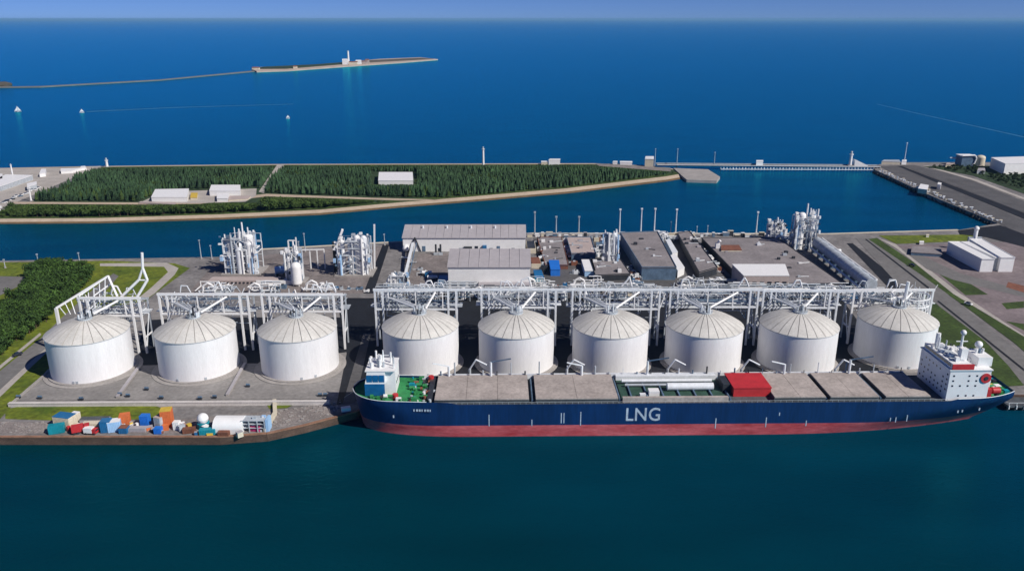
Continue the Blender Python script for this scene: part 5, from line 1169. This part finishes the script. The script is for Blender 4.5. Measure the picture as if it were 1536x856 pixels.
# road cars near the tanks
for i, (px, py, m, lb) in enumerate([(27, 534, 'steel_dark', 'dark car driving on the left road by the wood'), (1452, 458, 'white', 'white car on the right road beside the grass verge'), (1368, 400, 'steel_dark', 'dark car on the right road near the channel')]):
    c = P(px, py, GZ); t = thing('road_car', lb, 'car', (c.x, c.y, GZ + .7), R(52 if i == 0 else -58))
    MB().box(-2.3, 2.3, -.95, .95, .35, 1.0).build('body', m, t); MB().add([(-1.5, -.85, 1.0), (1.3, -.85, 1.0), (1.3, .85, 1.0), (-1.5, .85, 1.0), (-1.1, -.7, 1.6), (.6, -.7, 1.6), (.6, .7, 1.6), (-1.1, .7, 1.6)], [(4, 5, 6, 7), (0, 1, 5, 4), (1, 2, 6, 5), (2, 3, 7, 6), (3, 0, 4, 7)]).build('cabin', 'glass', t)
    for x in (-1.4, 1.4):
        for s in (-1, 1): MB().tube((x, s * .75, .33), (x, s * .98, .33), .33, 8).build('wheel', 'steel_dark', t)
# the far quay strip and the pile pier
block('pier_house', 'cream portal building at the root of the pile pier', 'building', [(967, 250), (980, 250.5), (980, 246), (968, 246)], 9, 'cream', 'white', z0=2)
block('pier_house', 'white domed boat shed left of the portal building', 'shed', [(930, 247.5), (948, 248), (948, 246), (930, 245.7)], 3, 'white', 'white', z0=2)
block('pier_house', 'tiny white kiosk left of the boat shed', 'kiosk', [(919, 246.8), (926, 247), (926, 245.7), (920, 245.6)], 3, 'white', 'white', z0=2)
block('pier_house', 'white house on the far shore behind the spruce wood', 'house', [(823, 247.8), (840, 247.8), (840, 246), (825, 246)], 6, 'white', 'white', z0=2)
block('pier_house', 'low cream shed left of the far-shore white house', 'shed', [(812, 247.6), (822, 247.6), (822, 246.2), (812, 246.2)], 3.5, 'cream', 'white', z0=2)
for i, (px, yb, yt) in enumerate([(982, 250, 224), (1015, 251, 224), (1071, 250, 229)]): mast(['thin grey mast beside the cream portal building', 'thin grey mast above the concrete pier platform', 'thin grey mast at the start of the pile pier'][i], px, yb, yt, r=.5, z0=2, group='thin masts by the pile pier')
mast('tall thin white mast at the corner of the breakwater', 1356, 246, 215, r=.5, m='white', group=None)
a = P(985, 247, 4.6); b = P(1318, 250, 4.6); pr = thing('pile_pier', 'long low pier on white piles closing the basin', 'pier', ((a.x + b.x) / 2, a.y, 0))
dr = (b - a).normalized(); nn = Vector((-dr.y, dr.x, 0))
MB().bar(a, b, 11, 1.0).build('deck', 'road_grey', pr); MB().bar(a - nn * 5.9 + Vector((0, 0, .9)), b - nn * 5.9 + Vector((0, 0, .9)), .5, .7).build('railing', 'pipe_white', pr)
MB().bar(a + nn * 5 + Vector((0, 0, 1.0)), b + nn * 5 + Vector((0, 0, 1.0)), .4, 1.0).build('railing', 'pipe_grey', pr)
a2 = P(1080, 249.2, 4.6)
for k in range(52):
    p = a2.lerp(b, k / 51) - nn * 5.0; MB().cyl(p.x, p.y, -2.5, 4.1, .55, 6).build('pile', 'pipe_white' if k % 3 else 'pipe_grey', pr, True)
MB().bar(a2 - nn * 6.4 + Vector((0, 0, -2.6)), b - nn * 6.4 + Vector((0, 0, -2.6)), 1.6, .6).build('walkway', 'pipe_white', pr)
block('pier_kiosk', 'small white kiosk on the pile pier', 'kiosk', [(1134, 249), (1144, 249), (1144, 247), (1134, 247)], 5, 'white', 'white', z0=5)
tower('pier_light', 'white light tower on the right part of the pile pier', 1275, 248.6, 232, 2.0, z0=5, cat='light tower')
sl = thing('pier_ramp', 'white sloping ramp shed beside the pier light tower', 'shed', tuple(P(1288, 248.6, 5))); c = P(1280, 248.6, 5); d = P(1300, 248.9, 5)
MB().add([(c.x, c.y - 3, 5), (d.x, d.y - 3, 5), (d.x, d.y + 3, 5), (c.x, c.y + 3, 5), (c.x, c.y - 3, 13), (d.x, d.y - 3, 6), (d.x, d.y + 3, 6), (c.x, c.y + 3, 13)], [(3, 2, 1, 0), (4, 5, 6, 7), (0, 1, 5, 4), (1, 2, 6, 5), (2, 3, 7, 6), (3, 0, 4, 7)]).build('body', 'white', sl)
# breakwater posts and huts
rr = random.Random(13)
A0, B0 = P(1318, 258, GZ), P(1497, 335, GZ)
for k in range(58):
    u = k / 57; p = A0.lerp(B0, min(1, u + rr.uniform(-.012, .012))) + Vector((rr.uniform(.5, 5), rr.uniform(.2, 2.5), 0)); t = thing('mooring_post', 'white mooring post along the breakwater edge of the basin', 'mooring post', (p.x, p.y, GZ), 0, 'mooring posts on the breakwater'); h = rr.uniform(.4, 2.8)
    MB().cyl(p.x, p.y, GZ - .1, GZ + h, .55, 8).build('shaft', 'pipe_white', t, True); MB().box(p.x - rr.uniform(.3, 2.6), p.x + rr.uniform(.3, 1.6), p.y - .7, p.y + .7, GZ + h, GZ + h + .5).build('head', 'pipe_white' if k % 3 else 'cream', t)
block('breakwater_hut', 'pale rounded hut on the edge of the breakwater', 'hut', [(1376, 289), (1390, 291), (1392, 284), (1380, 282)], 4, 'cream', 'white')
block('breakwater_hut', 'small white hut on the breakwater road', 'hut', [(1405, 284), (1410, 285), (1411, 282), (1406, 281)], 5, 'white', 'white')
block('breakwater_hut', 'long pale pavilion at the far corner of the breakwater', 'hut', [(1322, 246), (1350, 247), (1348, 243.9), (1326, 243.8)], 3, 'cream', 'pipe_grey')
block('breakwater_hut', 'small white base hut of the tall corner mast', 'hut', [(1352, 247), (1359, 247), (1359, 245), (1353, 245)], 4, 'white', 'white')
# headland buildings
block('headland_hall', 'large white hall on the headland at the right edge', 'building', [(1505, 262), (1560, 260), (1545, 250), (1484, 252)], 12, 'white', 'white')
block('headland_hall', 'small grey house in the dark scrub of the headland', 'house', [(1465, 261), (1477, 261), (1476, 257), (1467, 257)], 3.5, 'pipe_grey', 'roof_grey')
block('headland_hall', 'low pale hut on the far shore of the headland', 'hut', [(1418, 251), (1432, 251), (1430, 248.4), (1420, 248.4)], 3, 'cream', 'roof_pink')
c = P(1455, 250, GZ); hg = thing('arched_hangar', 'blue-grey hangar with white arch on the headland shore', 'hangar', (c.x, c.y, GZ))
MB().box(c.x - 11, c.x + 5, c.y, c.y + 14, GZ - .2, GZ + 12).build('hall', 'steel_blue', hg)
MB().path([(c.x - 12, c.y - .6, GZ + 13), (c.x + 3, c.y - .6, GZ + 13.5), (c.x + 5.5, c.y - .6, GZ + 10), (c.x + 4, c.y - .6, GZ + 4), (c.x + 1, c.y - 1, GZ)], 1.0, 8).build('arch', 'white', hg, True)
MB().box(c.x - 11.5, c.x + 5.5, c.y - .5, c.y + 14.5, GZ + 12.01, GZ + 12.8).build('roof', 'white', hg)
c = P(1469, 249, GZ); st = thing('sphere_tank', 'cream round tank beside the arched hangar', 'tank', (c.x, c.y, GZ)); MB().cyl(c.x, c.y, GZ, GZ + 10, 5.2, 18).dome(c.x, c.y, GZ + 10, 5.2, 3, 18).build('vessel', 'cream', st, True); MB().cyl(c.x, c.y, GZ - .2, GZ + .8, 5.8, 18).build('base', 'pad', st)
c = P(1438, 247, GZ); nt_ = thing('canopy_roof', 'white pointed canopy left of the arched hangar', 'canopy', (c.x, c.y, GZ))
MB().add([(c.x - 12, c.y, GZ + 8), (c.x + 7, c.y - 4, GZ + 4.5), (c.x + 7, c.y + 6, GZ + 6.5), (c.x - 12, c.y, GZ + 8.8), (c.x + 7, c.y - 4, GZ + 8.2), (c.x + 7, c.y + 6, GZ + 9.2)], [(0, 2, 1), (3, 4, 5), (0, 1, 4, 3), (1, 2, 5, 4), (2, 0, 3, 5)]).build('roof', 'white', nt_)
for dx in (-4, 2, 6): MB().cyl(c.x + dx, c.y, GZ - .1, GZ + 6.5, .4, 8).build('post', 'pipe_grey', nt_)
# island buildings
b = P(523, 96, 4); zt = zat(b.y, 77)
t = thing('island_chimney', 'tall white chimney tower on the far island', 'tower', (b.x, b.y, 4)); MB().cyl(b.x, b.y, 3.5, zt, 4.2, 14, 3.4).build('shaft', 'white', t, True); MB().cyl(b.x, b.y, zt, zt + 2, 4.2, 14).build('crown', 'pipe_grey', t, True)
for i, (px, py, w, h, m, lb) in enumerate([(518, 97, 10, 18, 'white', 'white block left of the island chimney'), (530, 97, 16, 9, 'cream', 'cream house right of the island chimney'), (538, 96.6, 10, 13, 'white', 'white gabled house in the island settlement'), (546, 96, 12, 9, 'roof_pink', 'pink block in the island settlement'), (551, 95.5, 7, 14, 'roof_pink', 'tall pink block at the right of the island settlement'), (443, 103, 6, 7, 'cream', 'tiny pale hut on the left half of the island'), (384, 104.5, 12, 6, 'cream', 'pale rocks hut at the left tip of the island')]):
    c = P(px, py, 4); t = thing('island_house', lb, 'house', (c.x, c.y, 4))
    MB().box(c.x - w, c.x + w, c.y - 6, c.y + 6, 3.8, 4 + h).build('wall', m, t)
    MB().add([(c.x - w - .5, c.y - 6.5, 4.01 + h), (c.x + w + .5, c.y - 6.5, 4.01 + h), (c.x + w + .5, c.y + 6.5, 4.01 + h), (c.x - w - .5, c.y + 6.5, 4.01 + h), (c.x - w, c.y, 7 + h), (c.x + w, c.y, 7 + h)], [(0, 1, 5, 4), (2, 3, 4, 5), (1, 2, 5), (3, 0, 4), (3, 2, 1, 0)]).build('roof', 'white' if m == 'white' else 'rust', t)
# sailing boats
def sail(label, px, py, hh, wk):
    c = P(px, py, 0); L = hh * .55; t = thing('sailing_boat', label, 'sailing boat', (c.x, c.y, 0), R(20), 'sailing boats on the open sea')
    MB().add([(-L, 0, 1.2), (-L * .3, -L * .3, 1.2), (L, -L * .22, 1.2), (L, L * .22, 1.2), (-L * .3, L * .3, 1.2), (-L * .8, 0, -.4), (0, -L * .15, -.5), (L * .9, 0, -.4), (0, L * .15, -.5)],
             [(0, 1, 2, 3, 4), (0, 5, 6, 1), (1, 6, 7, 2), (2, 7, 3), (3, 7, 8, 4), (4, 8, 5, 0), (5, 8, 7, 6)]).build('hull', 'white', t)
    MB().cyl(-L * .1, 0, 1, hh, .18, 6).build('mast', 'pipe_grey', t)
    MB().add([(-L * .05, 0.0, 2), (L * .9, -.6, 2.2), (-L * .08, 0, hh * .97), (L * .4, -L * .16, hh * .45), (-L * .05, .15, 2), (L * .9, -.45, 2.2), (-L * .08, .15, hh * .97)], [(0, 1, 3), (1, 2, 3), (2, 0, 3), (4, 6, 5), (0, 2, 6, 4), (1, 0, 4, 5), (2, 1, 5, 6)]).build('main_sail', 'white', t)
    MB().add([(-L * .95, 0, 1.6), (-L * .15, -.4, 2.2), (-L * .12, 0, hh * .8), (-L * .35, -L * .14, hh * .35)], [(0, 1, 3), (1, 2, 3), (2, 0, 3), (0, 2, 1)]).build('jib', 'white', t)
sail('large white sailing boat nearest the left edge on the sea', 27, 168, 11.5, True); sail('small white sailing boat in the middle of the three', 123, 169.5, 8, False); sail('smallest white sailing boat, rightmost on the open sea', 432, 178, 6.5, False)

# ------------------------------------------------------------------ sea haze
hz = MB().box(-150600, 150600, -2600, 150600, -4.0, 190.0).build('haze', 'white'); hz['kind'] = 'stuff'
hm = bpy.data.materials.new('haze_air'); hm.use_nodes = True; hm.node_tree.nodes.clear()
ho = hm.node_tree.nodes.new('ShaderNodeOutputMaterial'); hv = hm.node_tree.nodes.new('ShaderNodeVolumePrincipled')
hv.inputs['Color'].default_value = (0.30, 0.64, 1.0, 1); hv.inputs['Density'].default_value = 0.000022; hv.inputs['Anisotropy'].default_value = 0.0
hm.node_tree.links.new(hv.outputs[0], ho.inputs['Volume']); hz.data.materials.clear(); hz.data.materials.append(hm)
tag(hz, 'thin blue sea haze over the whole harbour', 'haze')
